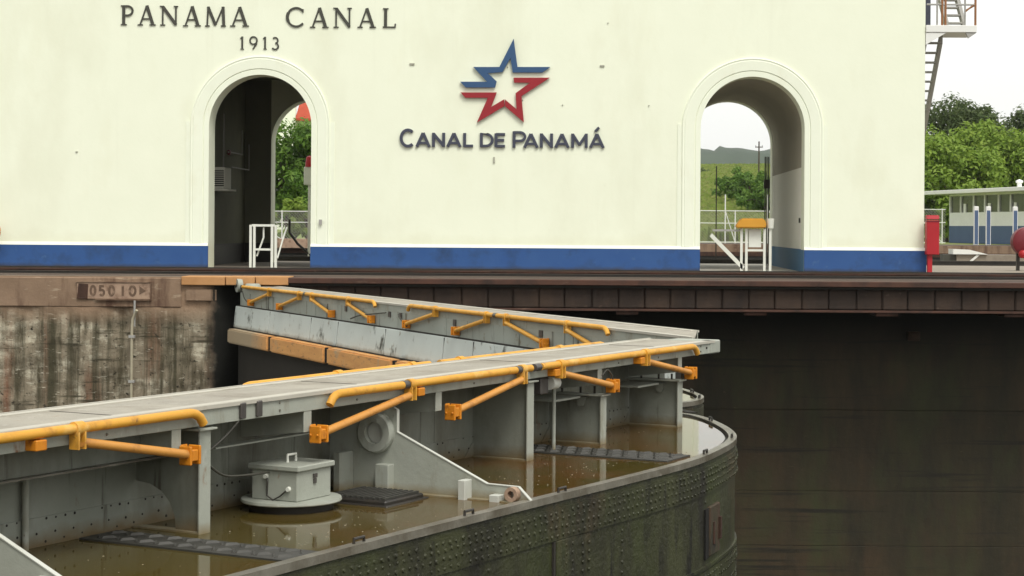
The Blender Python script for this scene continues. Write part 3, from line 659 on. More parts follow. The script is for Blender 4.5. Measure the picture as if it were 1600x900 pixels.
def gate_leaf(name, far):
    m = 1 if far else -1
    if far:
        ang = -(math.pi/2 - TH)
        ux, uy = math.sin(TH), -math.cos(TH); nx, ny = math.cos(TH), math.sin(TH)
        loc = (HX + .6*nx, 2*YM - HY + .6*ny, -9.5)
        lab = 'far grey lock gate leaf with timber fender, joined to the quay wall'
    else:
        ang = math.pi/2 - TH; loc = (HX, HY, -9.5)
        lab = 'near grey lock gate leaf with riveted green hull and flooded floor'
    root = empty(name, loc, ang, lab, 'lock gate', 'two leaves of the mitre gate')
    T = lambda x, y, z: (x, m*y, z+9.5)
    CURVE = CURVE1 if far else CURVE0; XE = CURVE[-1][0]-.05
    BE = 18.45 if not far else 17.2
    class P_(MB):
        def put(s, nm, mt, par=root, **k): return s.build(nm, mt, par, fn=T, **k)
    # hull --------------------------------------------------
    b = P_()
    n = len(CURVE)
    b.add([(x,y,-1.045) for x,y in CURVE] + [(x,y,-9.4) for x,y in CURVE], [(i,i+1,n+i+1,n+i) for i in range(n-1)])
    b.put('hull_skin', M['skin'], smooth=True)
    P_().box(0,XE,-.75,-.735,-9.4,-1.045).put('downstream_skin', M['skin_dark'])
    fl = P_(); fl.add([(x,y,-1.045) for x,y in inset(CURVE,.01)] + [(XE,-.734,-1.045),(0,-.734,-1.045)], [tuple(range(n+2))]); fl.put('floor_plate', M['tread'])
    # rim and riveted bands following the curve
    def band(z0, z1, out, nm, mt, s_min=0.0, inn=None):
        c = [p for p in CURVE if p[0] >= s_min]; k = len(c)
        co = inset(c, -out); ci = inset(c, inn if inn is not None else .004)
        vs = [(x,y,z1) for x,y in co] + [(x,y,z0) for x,y in co] + [(x,y,z1) for x,y in ci] + [(x,y,z0) for x,y in ci]
        fs = []
        for i in range(k-1):
            fs += [(i,i+1,k+i+1,k+i),(2*k+i,3*k+i,3*k+i+1,2*k+i+1),(i,2*k+i,2*k+i+1,i+1),(k+i,k+i+1,3*k+i+1,3*k+i)]
        fs += [(0,k,3*k,2*k),(k-1,3*k-1,4*k-1,2*k-1)]
        P_().add(vs, fs).put(nm, mt, smooth=True)
    band(-1.05, -.995, .016, 'rim', M['rim'], inn=.065)
    band(-1.345, -1.10, .014, 'riveted_band', M['skin'])
    band(-2.30, -2.04, .014, 'riveted_band', M['skin'])
    band(-2.01, -1.985, .022, 'hull_moulding', M['skin'])
    band(-2.36, -2.33, .022, 'hull_moulding', M['skin'])
    if not far:
        rv = P_()
        for z, off in ((-1.135,0),(-1.185,.04),(-1.245,0),(-1.31,.04),(-2.08,0),(-2.14,.04),(-2.26,0)):
            for (x,y,a,c) in along(CURVE, .082, 7.5): (R.random() < .95) and rivet(rv, (x+a*.014+off*c*.5+R.uniform(-.006,.006), y+c*.014, z+R.uniform(-.005,.005)), (a+R.uniform(-.15,.15),c,R.uniform(-.2,.2)), R.uniform(.013,.020))
        for s0 in (9.6, 11.6, 13.62, 15.35):
            p = min(along(CURVE,.02,7), key=lambda q: abs(q[0]-s0))
            for k in range(7): rivet(rv, (p[0]+p[2]*.001, p[1]+p[3]*.001, -1.42-.085*k), (p[2],p[3],0), .017)
        for s0 in (12.60,12.70,12.80,12.95,13.05):
            p = min(along(CURVE,.02,7), key=lambda q: abs(q[0]-s0))
            for k in range(9): rivet(rv, (p[0]+p[2]*.011, p[1]+p[3]*.011, -1.40-.07*k-(.03 if int(s0*20)%2 else 0)), (p[2],p[3],0), .017)
        o = rv.put('rivets', M['skin']); o['kind'] = 'stuff'
        c = [p for p in CURVE if 12.5 <= p[0] <= 13.2]
        st_ = P_(); st_.box(12.54,13.10,1.2,1.262,-1.98,-1.35); st_.put('butt_strap', M['skin'], bevel=.004)
        P_().box(12.50,12.53,1.2,1.258,-1.98,-1.35).put('seam', M['skin_dark'])
        # rusty hatch on the rounded end; a black block paints its slot's shade
        p = min(along(CURVE,.02,7), key=lambda q: abs(q[0]-15.55)); tx, ty = p[3], -p[2]
        def hb(a0,a1,d0,d1,z0,z1,nm,mt,**k):
            q = P_(); vs = []
            for z in (z0,z1):
                for (a_,d_) in ((a0,d0),(a1,d0),(a1,d1),(a0,d1)): vs.append((p[0]+tx*a_+p[2]*d_, p[1]+ty*a_+p[3]*d_, z))
            q.add(vs, [(0,3,2,1),(4,5,6,7),(0,1,5,4),(1,2,6,5),(2,3,7,6),(3,0,4,7)]); q.put(nm, mt, **k)
        hb(-.24,-.13,-.1,.016,-1.93,-1.48,'hatch_slot_shade',M['void'])
        hb(-.125,.22,-.1,.028,-1.92,-1.47,'rusty_plate',M['rust_olive'],bevel=.01)
        hb(-.02,.01,.02,.04,-1.82,-1.62,'hatch_lug',M['rust'])
        hb(.17,.22,.02,.05,-1.80,-1.60,'hatch_lug',M['rust'])
    # bulkhead ------------------------------------------------
    P_().box(.2,BE,-.62,-.60,-1.04,-.30).put('bulkhead', M['bulkhead'])
    P_().box(.2,BE-.05,-.598,-.588,-1.03,-.83).put('base_angle', M['bulkhead'])
    if not far:
        rv = P_()
        for z, stp, off, tt in ((-.845,.085,0,-.588),(-.935,.165,.03,-.588),(-.985,.165,.11,-.588)):
            s = 8.0+off
            while s < 18.3:
                if R.random() < .74: rivet(rv, (s, tt, z+R.uniform(-.006,.006)), (0,1,0), R.uniform(.007,.011))
                s += stp
        o = rv.put('bulkhead_rivets', M['skin_dark']); o['kind'] = 'stuff'
        # girder under the walkway with its lower ledge
        P_().box(1,10.2,-.31,-.295,-.50,-.215).put('walkway_girder', M['bulkhead'])
        P_().box(1,10.2,-.36,-.235,-.512,-.501).put('girder_ledge', M['rim'])
        P_().box(10.35,11.5,-.33,-.235,-.512,-.501).put('girder_ledge', M['gate_grey'])
    # walkway --------------------------------------------------
    SE = 18.40 if not far else 18.3; SU = 18.40 if not far else 17.1
    dz = -.012 if far else 0
    P_().prism([(.25,-.735),(SE,-.735),(SU,-.012),(.25,-.012)], lambda p,q,h:(p,q,h), ZW-.022+dz, ZW-.002+dz).put('walkway_plate', M['walk_top'])
    for t0, t1, SX in ((-.75,-.736,SE),(-.011,.003,SU)):
        P_().box(.25,SX,t0,t1,ZW-.128+dz,ZW+dz).put('fascia', M['gate_grey'], bevel=.003)
    for t0, t1, SX in ((-.736,-.69,SE-.08),(-.058,-.012,SU)):
        P_().box(.25,SX,t0,t1,ZW-.128+dz,ZW-.118+dz).put('fascia_flange', M['gate_grey'])
    for t0, t1, SX in ((-.735,-.655,SE-.13),(-.10,-.0125,SU)): P_().box(.25,SX,t0,t1,ZW-.0018+dz,ZW+.005+dz).put('edge_highlight', M['walk_highlight'])  # pale strips that paint the edge highlights against the darker middle
    P_().box(.25,SE,-.77,-.751,ZW-.02+dz,ZW+.008+dz).put('edge_strip', M['walk_highlight'])
    P_().box(.25,SU,.004,.018,ZW-.02+dz,ZW+.006+dz).put('edge_strip', M['walk_highlight'])
    if not far:
        P_().box(SE-.12,SE+.16,-.5,.012,ZW-.135,ZW+.005).put('nose_block', M['gate_grey'], bevel=.012)
        P_().tube([(18.2,.0035,-.235),(18.2,.012,-.235)], .012, 8).put('bolt', M['steel_dark'])
        # upper hangers and lower posts with their webs
        for s in (9.66, 11.09, 12.86, 15.72, 17.54, 7.6):
            P_().box(s-.045,s+.045,-.012,-.001,-.45,-.299).put('hanger_flange', M['gate_grey'], bevel=.002)
            P_().prism([(-.013,-.299),(-.013,-.45),(-.598,-.52),(-.598,-.299)], lambda p,q,h:(h,p,q), s-.008, s+.008).put('hanger_web', M['gate_grey'])
        for s, zt in ((9.95,-.33),(14.38,-.33),(15.80,-.56),(17.55,-.545),(7.0,-.33)):
            P_().box(s-.057,s+.057,-.016,.0,-1.044,zt).put('post_flange', M['gate_grey'], bevel=.003)
            if zt > -.4 and s < 12: P_().prism([(-.017,zt),(-.587,zt),(-.587,-.70),(-.46,-.715),(-.36,-.76),(-.29,-.83),(-.25,-.92),(-.235,-1.044),(-.017,-1.044)], lambda p,q,h:(h,p,q), s-.008, s+.008).put('post_web', M['bulkhead'])
            else: P_().box(s-.008,s+.008,-.587,-.017,-1.044,zt).put('post_web', M['bulkhead'])
            P_().box(s-.09,s+.09,-.587 if zt < -.4 else -.2,.03,zt+.001,zt+.016).put('cap_plate', M['gate_grey'], bevel=.003)
            if zt > -.4: P_().box(s-.03,s+.03,-.1,-.04,zt+.017,-.299).put('packing', M['gate_grey'])
            if s > 12: P_().prism([(s-.01,-1.03),(s-.18,-1.03),(s-.01,-.88)], lambda p,q,h:(p,h,q), -.587, -.578).put('foot_gusset', M['bulkhead'])
            P_().box(s-.045,s+.045,-.58,-.017,-1.03,-1.005).put('foot_angle', M['gate_grey'])
        for s in (15.80, 17.55):
            P_().box(s-.6,s-.1,-.587,-.2,-.58,-.562).put('shelf_plate', M['gate_grey'])
            for q in (-.45,-.25,-.1):
                P_().tube([(s+.0,q,-.54),(s+.0,q,-.47)], .012, 6).put('bolt', M['steel_dark'])
            P_().prism([(-.30,-.57),(-.16,-.57),(-.2,-.66),(-.25,-.66)], lambda p,q,h:(h,p,q), s-.05, s-.012).put('stiffener', M['bulkhead'])
        # big strut lugs (gusset plates with a boss)
        for s in (12.2, 7.78):
            lug = P_().prism([(-.585,-1.04),(1.225,-1.04),(1.225,-1.0),(1.12,-.905),(.85,-.90),(.04,-.555),(.04,-.385),(-.05,-.34),(-.585,-.34)], lambda p,q,h:(h,p,q), s-.012, s+.012).put('strut_plate', M['gate_grey'])
            outl = [(1.225,-1.0),(1.12,-.905),(.85,-.90),(.04,-.555),(.04,-.385),(-.05,-.34)]
            for i in range(len(outl)-1):
                (a0,b0),(a1,b1) = outl[i], outl[i+1]; L = math.hypot(a1-a0,b1-b0); nx_, nz_ = (b1-b0)/L, -(a1-a0)/L
                if nz_ < 0 and nx_ < 0: nx_, nz_ = -nx_, -nz_
                nx_, nz_ = abs(nx_), abs(nz_)
                P_().prism([(a0,b0),(a1,b1),(a1+nx_*.006,b1+nz_*.006),(a0+nx_*.006,b0+nz_*.006)], lambda p,q,h:(h,p,q), s-.018, s+.014).put('plate_edge', M['edge_grey'])
            cy, cz = -.14, -.565
            prof = [(.085,-.012),(.085,-.055),(.145,-.055),(.16,-.04),(.16,-.0)]
            q = P_(); nn = 28; vs = []
            for k in range(nn):
                t = 2*math.pi*k/nn
                for r_, h_ in prof: vs.append((s-.012+h_, cy+r_*math.cos(t), cz+r_*math.sin(t)))
            q.add(vs, [(k*5+i, ((k+1)%nn)*5+i, ((k+1)%nn)*5+i+1, k*5+i+1) for k in range(nn) for i in range(4)]); q.put('boss_ring', M['gate_grey'], smooth=True)
            q = P_(); q.add([(s-.0145, cy+.083*math.cos(2*math.pi*k/nn), cz+.083*math.sin(2*math.pi*k/nn)) for k in range(nn)], [tuple(range(nn))]); q.put('pin_face', M['edge_grey'])
            P_().box(s-.10,s-.013,-.10,.02,-1.03,-.80).put('stiffener', M['gate_grey'], bevel=.004)
            P_().box(s-.20,s-.013,-.42,-.36,-1.03,-.72).put('stiffener', M['gate_grey'], bevel=.004)
            P_().box(s-.12,s-.013,.66,.72,-1.03,-.87).put('stiffener', M['edge_grey'], bevel=.004)
            P_().box(s-.10,s-.013,.92,1.0,-1.03,-.965).put('stiffener', M['edge_grey'], bevel=.004)
            q = P_(); prof = [(.028,0),(.028,-.06),(.055,-.06),(.055,0)]; vs = []
            for k in range(16):
                t = 2*math.pi*k/16
                for r_, h_ in prof: vs.append((s-.013+h_, 1.09+r_*math.cos(t), -.955+r_*math.sin(t)))
            q.add(vs, [(k*4+i, ((k+1)%16)*4+i, ((k+1)%16)*4+i+1, k*4+i+1) for k in range(16) for i in range(3)]); q.put('drain_eye', M['plate_sign'], smooth=True)
            P_().box(s-.08,s+.03,-.5,1.2,-1.03,-1.008).put('foot_angle', M['gate_grey'])
        # slim conduits, lamp, junction boxes, cables
        P_().tube([(8.9,-.565,-1.03),(8.9,-.565,-.5)], .022, 10).put('conduit', M['gate_grey'], smooth=True)
        P_().tube([(15.1,-.16,-1.03),(15.1,-.16,-.42)], .018, 10).put('conduit', M['gate_grey'], smooth=True)
        P_().box(14.62,14.76,-.2,-.03,-.46,-.305).put('lamp_housing', M['coupler'], bevel=.01)
        P_().tube([(14.8,-.05,-.37),(14.93,-.05,-.37)], .06, 12).put('lamp_glass', M['white_paint'], smooth=True)
        for s in (10.32,10.5): P_().box(s-.028,s+.028,.004,.03,ZW-.115,ZW-.005).put('junction_box', M['coupler'], bevel=.006)
        for s_ in (8.95, 10.95, 12.6, 13.75, 15.3, 16.9):
            P_().box(s_-.006,s_+.006,-.6,-.597,-1.03,-.31).put('weld_seam', M['bulkhead'])
        for s_ in (9.2, 11.9, 14.6, 17.2):
            P_().box(s_-.004,s_+.004,-.655,-.1,ZW-.0016,ZW+.0005).put('weld_seam', M['skin_dark'])
        for s_ in (9.0, 10.75, 11.7, 13.4, 15.0, 16.1, 17.0, 18.05):
            for zz in (-.21,-.265): P_().tube([(s_,.0035,zz),(s_,.010,zz)], .009, 6).put('bolt', M['rim'])
        def cable(pts): P_().tube(catm3(pts), .009, 6).put('cable', M['letter_dark'])
        cable([(10.3,.0,-.30),(10.22,-.05,-.40),(10.08,-.1,-.50),(9.98,-.15,-.53)])
        cable([(9.99,-.03,-.55),(10.2,-.05,-.66),(10.5,-.1,-.70),(10.9,-.2,-.73)])
        cable([(15.7,.03,-.36),(15.78,.04,-.31),(15.86,.05,-.36),(15.9,.05,-.44)])
        # tread strips on the floor
        for s0, s1 in ((9.36,9.72),(14.86,15.36),(7.0,7.4)):
            P_().box(s0,s1,-.55,1.1,-1.044,-1.004).put('tread_strip', M['tread'])
            lg = P_(); nt = 20; ns_ = 2 if s1-s0 < .4 else 3
            for i in range(nt):
                for j in range(ns_):
                    a = s0+(s1-s0)*(j+.5)/ns_; c = -.5+1.56*(i+.5)/nt; w = .045
                    d = .03 if (i+j) % 2 else -.03
                    lg.add([(a-w,c-d-.014,-1.0045),(a+w,c+d-.014,-1.0045),(a+w,c+d+.014,-1.0045),(a-w,c-d+.014,-1.0045),(a-w*.6,c-d*.6,-.988),(a+w*.6,c+d*.6,-.988)],
                           [(0,1,5,4),(1,2,5),(2,3,4,5),(3,0,4)])
            o = lg.put('tread_lugs', M['tread']); o['kind'] = 'stuff'
        # dark grating hatch beside the strut
        g0, g1, h0, h1 = 11.50, 12.02, -.16, .40
        P_().box(g0,g1,h0,h1,-1.03,-.975).put('grating_frame', M['steel_dark'], bevel=.012)
        for i in range(11):
            c = h0+.04+(h1-h0-.08)*i/10; P_().box(g0+.03,g1-.03,c-.012,c+.012,-.974,-.958).put('grating_bar', M['tread'])
        P_().box(g0-.03,g1+.03,h0-.03,h1+.03,-1.035,-1.006).put('grating_base', M['steel_dark'], bevel=.008)
    # staple handles on the rim
    hs_ = (10.05, 11.38, 12.69, 15.45, 16.78, 18.13) if not far else (15.3, 16.3, 17.0)
    for s in hs_:
        p = min(along(CURVE,.02,0), key=lambda q: abs(q[0]-s)); tx, ty = p[3], -p[2]; w = .055
        bx, by = p[0]-p[2]*.03, p[1]-p[3]*.03
        P_().tube([(bx-tx*w,by-ty*w,-1.0),(bx-tx*w,by-ty*w,-.965),(bx+tx*w,by+ty*w,-.965),(bx+tx*w,by+ty*w,-1.0)], .011, 8).put('staple_handle', M['steel_dark'])
    # rails ------------------------------------------------------
    rroot = root
    class _Z: pass
    if not far:
        rails(root, m, .055, [(1.0,6.3,0,0),(6.45,9.73,0,1),(11.40,14.28,1,0),(14.46,17.72,0,1)],
              [(8.69,9.73),(12.35,11.15),(14.12,12.99),(14.82,15.88),(16.59,17.69),(6.2,5.1)], couplers=(12.29,14.06,14.38), stops=(8.36,12.47,14.72,16.47))
        rails(root, m, -.805, [(3.0,8.6,0,1),(11.45,13.98,1,0),(14.15,17.3,0,1)], [(7.6,8.5),(12.6,11.6),(13.7,12.9),(14.5,15.4),(16.4,17.2)], zp=-.178)
    else:
        rails(root, m, -.81, [(.5,8.0,0,1),(9.72,16.2,1,1)],
              [(2.28,1.04),(4.13,2.93),(4.86,5.95),(6.81,7.94),(10.72,9.52),(12.63,11.5),(13.3,14.52),(15.2,16.2)], couplers=(4.5,12.95), zp=-.175)
        rails(root, m, .055, [(.8,8.0,0,1),(9.72,16.0,1,1)], [(2.3,1.1),(4.8,5.9),(10.7,9.5),(13.3,14.5)], zp=-.225)
        # downstream wall plates, painted fender blocks and timbers
        P_().box(.12,17.6,-.748,-.738,-1.0,-.30).put('wall_plate', M['far_wall'])
        for s in (2.1,4.9,6.3,7.0,9.0,9.2,11.0,12.0,13.6,15.0):
            P_().box(s-.012,s+.012,-.754,-.749,-.55,-.30).put('plate_lap', M['far_wall'])
        for s in (6.55, 8.65, 9.15, 11.35, 14.3): P_().box(s-.05,s+.05,-.765,-.7545,-.40,-.31).put('cleat', M['coupler'])
        ed = [-.05,2.33,4.83,6.29,8.6,11.06,12.16,14.2,16.2,18.0]
        for i in range(len(ed)-1):
            P_().prism([(-.75,-.585),(-.80,-.575),(-.85,-1.0),(-.75,-1.0)], lambda p,q,h:(h,p,q), ed[i]+.02, ed[i+1]-.02).put('fender_block', M['block_paint'], bevel=.008)
            P_().box(ed[i+1]-.019,ed[i+1]+.019,-.80,-.751,-.99+.3*R.random()*(i%2),-.59).put('block_joint', M['skin_dark'])
        P_().box(-.05,17.5,-.765,-.749,-.584,-.556).put('block_joint', M['skin_dark'])
        ed = [.05,2.94,6.23,9.5,12.8,16.0,18.4]
        for i in range(len(ed)-1):
            P_().box(ed[i]+.10,ed[i+1]-.10,-1.02,-.752,-1.30,-1.018).put('timber_fender', M['timber'], bevel=.025, seg=2)
        for e_ in ed[1:-1]: P_().box(e_-.099,e_+.099,-.985,-.752,-1.285,-1.03).put('timber_gap_shade', M['void'])  # near-black filler that paints the shade of the gaps between timbers
        P_().box(.1,18.4,-.86,-.752,-1.016,-1.001).put('ledge_plate', M['skin_dark'])
        # hinge head with its eye
        P_().tube([(.02,-.80,-.165),(.02,-.70,-.165)], .135, 20).put('pivot_lug', M['gate_grey'], smooth=True)
        P_().prism([(-.06,-.22),(.07,-.17),(-.04,-.10)], lambda p,q,h:(p,h,q), -.806, -.79).put('lug_slot', M['steel_dark'])
        P_().lathe((.30,-.55,0), [(.001,-.12),(.13,-.12),(.16,-.16),(.16,-.38),(.12,-.40),(.001,-.40)], 20).put('pivot_cap', M['gate_grey'], smooth=True)
        P_().tube([(.18,-.75,-.20),(.16,-.69,-.20)], .05, 12).put('pivot_eye', M['steel_dark'], smooth=True)
        for pts in ([(1.05,-.83,-.5),(.7,-.83,-.4),(.45,-.80,-.27)], [(7.0,-.83,-.50),(7.5,-.83,-.42),(8.6,-.80,-.33)], [(9.6,-.83,-.5),(9.3,-.83,-.38),(9.15,-.8,-.33)]):
            P_().tube(catm3(pts), .012, 6).put('cable', M['letter_dark'])
    return root

def catm3(P, k=6):
    P = [Vector(p) for p in P]; out = []
    for i in range(len(P)-1):
        a, b, c, d = P[max(i-1,0)], P[i], P[i+1], P[min(i+2,len(P)-1)]
        for j in range(k):
            t = j/k; out.append(.5*((2*b)+(-a+c)*t+(2*a-5*b+4*c-d)*t*t+(-a+3*b-3*c+d)*t**3))
    return out + [P[-1]]
def rails(root, m, t, segs, st_, zp=-.195, couplers=(), stops=()):
    _b = MB.build
    def up(self, name, mt, parent=None, smooth=False, bevel=0.0, fn=None, seg=1):
        return _b(self, name, mt, parent, smooth, bevel, (lambda x,y,z: (x, m*y, z+9.5)), seg)
    MB.build = up
    try: rail_set(root, m, t, segs, st_, zp, couplers, stops)
    finally: MB.build = _b

near = gate_leaf('gate_leaf', False)
farl = gate_leaf('gate_leaf', True)
# standing water on the gate floors
def puddle(rootobj, m, lab):
    c = [p for p in inset(CURVE0 if m < 0 else CURVE1, .10) if p[1] > -.5]; n_ = len(c); xe = c[-1][0]+.03
    b = MB().add([(x, m*y, 0) for x, y in c] + [(xe, m*-.586, 0), (.3, m*-.586, 0)], [tuple(range(n_+2))])
    o = b.build('puddle_water', M['puddle']); o.location = (rootobj.location.x, rootobj.location.y, -1.016); o.rotation_euler = rootobj.rotation_euler
    o['kind'] = 'structure'; return o
puddle(near, -1, ''); puddle(farl, 1, '')

# bubbles and bits floating on the water
def on_leaf(s, t): return (HX + s*math.sin(TH) + t*math.cos(TH), HY + s*math.cos(TH) - t*math.sin(TH))
fb = MB(); rr_ = random.Random(11)
for i in range(190):
    s_ = rr_.uniform(8.2,17.2); t_ = rr_.uniform(-.5,1.0)
    if i % 3: s_ = 10.2+rr_.gauss(0,.5) if i % 2 else 13.6+rr_.gauss(0,.7); t_ = .75+rr_.gauss(0,.22)
    if not (-.5 < t_ < 1.02) or abs(s_-12.2) < .1 or (10.75 < s_ < 11.5 and -.55 < t_ < .2) or (11.45 < s_ < 12.07 and t_ < .45): continue
    if 9.3 < s_ < 9.78 or 14.8 < s_ < 15.42: continue
    X, Y_ = on_leaf(s_, t_); r_ = rr_.uniform(.003,.008)
    fb.add([(X+r_*math.cos(k*1.2566), Y_+r_*math.sin(k*1.2566), -1.0155) for k in range(5)] + [(X,Y_,-1.0155+r_*.5)], [(k,(k+1)%5,5) for k in range(5)])
o = fb.build('floating_scum', M['scum']); tag(o, 'pale bubbles and scum floating on the brown gate-floor water', 'scum', kind='stuff')
# lidded box on its round flange
def on_leaf(s, t): return (HX + s*math.sin(TH) + t*math.cos(TH), HY + s*math.cos(TH) - t*math.sin(TH))
bx, by = on_leaf(11.13, -.17)
hb_ = empty('hatch_box', (bx, by, ZF), math.pi/2-TH, 'grey lidded metal box on a round flange on the flooded gate floor', 'box')
MB().lathe((0,0,0), [(.001,-.01),(.30,-.01),(.31,.06),(.001,.06)], 36).build('dark_drum', M['steel_dark'], hb_, smooth=True)
MB().lathe((0,0,0), [(.001,.061),(.36,.061),(.365,.068),(.36,.085),(.001,.085)], 44).build('flange', M['gate_grey'], hb_, smooth=True)
MB().box(-.205,.205,-.2,.2,.086,.30).build('body', M['gate_grey'], hb_, bevel=.006)
lid = MB().box(-.225,.225,-.225,.225,.301,.342).build('lid', M['gate_grey'], hb_, bevel=.008)
MB().tube([(-.05,.0,.34),(-.05,.0,.395),(.05,.0,.395),(.05,.0,.34)], .010, 8).build('handle', M['white_paint'], lid)
MB().tube([(-.212,.06,.245),(-.22,.05,.22),(-.225,.05,.12),(-.22,.0,.09),(-.22,-.06,.12),(-.215,-.12,.17)], .006, 6).build('chain', M['steel_dark'], hb_)
for y, z in ((.07,.255),(-.13,.175)): MB().lathe((-.206,y,z), [(.001,-.02),(.016,-.02),(.02,0),(.016,.0),(.001,0)], 10, 'x').build('eye_bolt', M['white_paint'], hb_)
MB().box(-.02,.02,-.215,-.203,.24,.27).box(-.015,.015,-.212,-.203,.2,.235).build('latch', M['coupler'], hb_)

# ================================================================== FAR SIDE
def hgt(x, y):
    if y < 128: return .25
    u = y-128
    z = .25
    hill = 17.6*(1-math.exp(-(u/190.0)**1.6))
    side = .55+.45*math.tanh((x-5)/90.0) if x < 60 else 1.0
    z += hill*(.75+.25*side)
    z += 1.2*mathutils.noise.noise(Vector((x*.02, y*.013, 0)))*min(1, u/60)
    if y > 520: z -= min(1.0, (y-520)/500)*8
    return z
gb = MB(); ys = [LANE2+.4, 96, 100, 106, 113, 120, 128] + [128+8*i for i in range(1, 30)] + [380,420,470,520,600,720,900,1200,1700,2500,4000,7000]
xs = [-4000,-2500,-1500,-900,-500,-300,-200] + [-140+10*i for i in range(30)] + [200,300,500,900,1500,2500,4000]
gb.add([(x,y,hgt(x,y)) for y in ys for x in xs], [(j*len(xs)+i, j*len(xs)+i+1, (j+1)*len(xs)+i+1, (j+1)*len(xs)+i) for j in range(len(ys)-1) for i in range(len(xs)-1)])
structure(gb.build('ground', M['grass'], smooth=True))
structure(MB().box(-160,160,LANE2,LANE2+.6,-12,.27).build('far_quay_wall', M['wall_top']))
structure(MB().box(-160,160,LANE2-.06,LANE2-.002,-.33,-.12).build('far_quay_rail', M['rust']))
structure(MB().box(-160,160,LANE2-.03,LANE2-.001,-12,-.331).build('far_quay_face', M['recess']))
structure(MB().box(-160,160,LANE2+.61,104,.20,.262).build('far_quay_deck', M['deck_rust']))

def leaf_cloud(mb, c, rad, n, size, rnd, clumps=None):
    cl = []
    k = clumps or max(6, n//130)
    for i in range(k):
        while True:
            p = Vector((rnd.uniform(-1,1), rnd.uniform(-1,1), rnd.uniform(-1,1)))
            if .25 < p.length < 1: break
        cl.append((Vector((c[0]+p.x*rad[0], c[1]+p.y*rad[1], c[2]+p.z*rad[2])), rnd.uniform(.16,.34)))
    mean = (rad[0]+rad[1]+rad[2])/3
    for i in range(n):
        cc, cr = cl[rnd.randrange(k)]
        d = Vector((rnd.gauss(0,1), rnd.gauss(0,1), rnd.gauss(0,1))).normalized()
        p = cc + d*cr*mean*rnd.uniform(.55,1.0)
        nrm = (d + Vector((rnd.uniform(-.8,.8), rnd.uniform(-.8,.8), rnd.uniform(-.3,1.0)))).normalized()
        a = nrm.orthogonal().normalized(); b = nrm.cross(a)
        t = rnd.uniform(0,6.28); a, b = a*math.cos(t)+b*math.sin(t), b*math.cos(t)-a*math.sin(t)
        s = size*rnd.uniform(.6,1.3)
        mb.add([p-a*s, p-b*s*.45+nrm*s*.1, p+a*s, p+b*s*.45+nrm*s*.1], [(0,1,2,3)])
    return cl

def tree(name, x, y, base, h, rad, m, label, n=5200, size=.26, cat='tree', group=None, crown_lo=.25, seed=1, k=None):
    rnd = random.Random(seed)
    root = empty(name, (x, y, base), 0, label, cat, group)
    mb = MB(); cz = h*(crown_lo+1)/2
    cl = leaf_cloud(mb, (0,0,cz), (rad[0], rad[1], h*(1-crown_lo)/2), n, size, rnd, k)
    me = mb; tr = MB()
    tr.tube([(0,0,-.3),(.05*h*.1,.0,h*.3),(0,.05,h*.55)], [h*.035, h*.026, h*.014], 9)
    for cc, cr in cl[:9]:
        tr.tube([(0,0,h*rnd.uniform(.22,.45)), tuple((Vector((0,0,h*.5))+cc)*.5), tuple(cc)], [h*.014, h*.009, h*.003], 6)
    tr.build('trunk', M['trunk'], root, smooth=True)
    # leaves: plain mesh without normal recalculation
    mesh = bpy.data.meshes.new('crown'); mesh.from_pydata(me.v, [], me.f); mesh.materials.append(m)
    o = bpy.data.objects.new('crown', mesh); COL.objects.link(o); o.parent = root
    return root

def ground_at(x, y): return hgt(x, y)
# right of the house: bright bushes in front, darker trees behind
def px_x(px, Y): return at(px, 300, Y)[0]
TR = [ # px, top-py, Y, half-width m, material, label, n, size, lo
 (1478, 212, 128, 3.9, 'leaf_bright', 'bright green bushy tree nearest the stair behind the low blue and white building', 18000, .2, .05),
 (1545, 196, 133, 4.4, 'leaf_bright', 'bright green bushy tree above the middle of the low blue and white building', 20000, .2, .05),
 (1612, 205, 131, 4.2, 'leaf_bright', 'bright green bushy tree at the right picture edge behind the low building', 16000, .2, .05),
 (1500, 158, 150, 4.6, 'leaf_dark', 'dull dark green taller tree rising behind the bright bushes', 15000, .2, .30),
 (1556, 190, 156, 4.8, 'leaf_dark', 'dull dark green rounded tree between the tall tree and the picture edge', 14000, .2, .30),
 (1622, 172, 152, 4.0, 'leaf_dark', 'dull dark green tree half outside the right picture edge', 11000, .2, .30)]
for i,(px,py,Y,w,m,lab,n,sz,lo) in enumerate(TR):
    X,Z = at(px,py,Y); b = hgt(X,Y)
    tree('bushy_tree' if m=='leaf_bright' else 'tall_tree', X, Y, b, Z-b, (w,w*.8), M[m], lab, n, sz, seed=20+i, crown_lo=lo, group='trees right of the control house')
# seen through the left arch
X,Z = at(455,190,112); tree('leafy_tree', X, 112, .25, Z-.25, (3.2,2.6), M['leaf_mid'], 'dense green tree seen through the left arch', 15000, .18, seed=40, crown_lo=.12)
X,Z = at(492,250,114); tree('leafy_tree', X, 114, .25, Z-.25, (2.6,2.2), M['leaf_mid'], 'lower green tree behind the jamb of the left arch', 8000, .18, seed=41, crown_lo=.1)
for i, px in enumerate((447, 462, 479)):
    X,Z = at(px, 304+4*(i%2), 104); tree('low_bush', X, 104, .25, Z-.25, (.9,.7), M['leaf_bright'], 'bright low bush, %s of three behind the fence in the left arch' % ('leftmost','middle one','rightmost')[i], 1300, .13, 'bush', 'bushes behind the left fence', .02, 50+i)
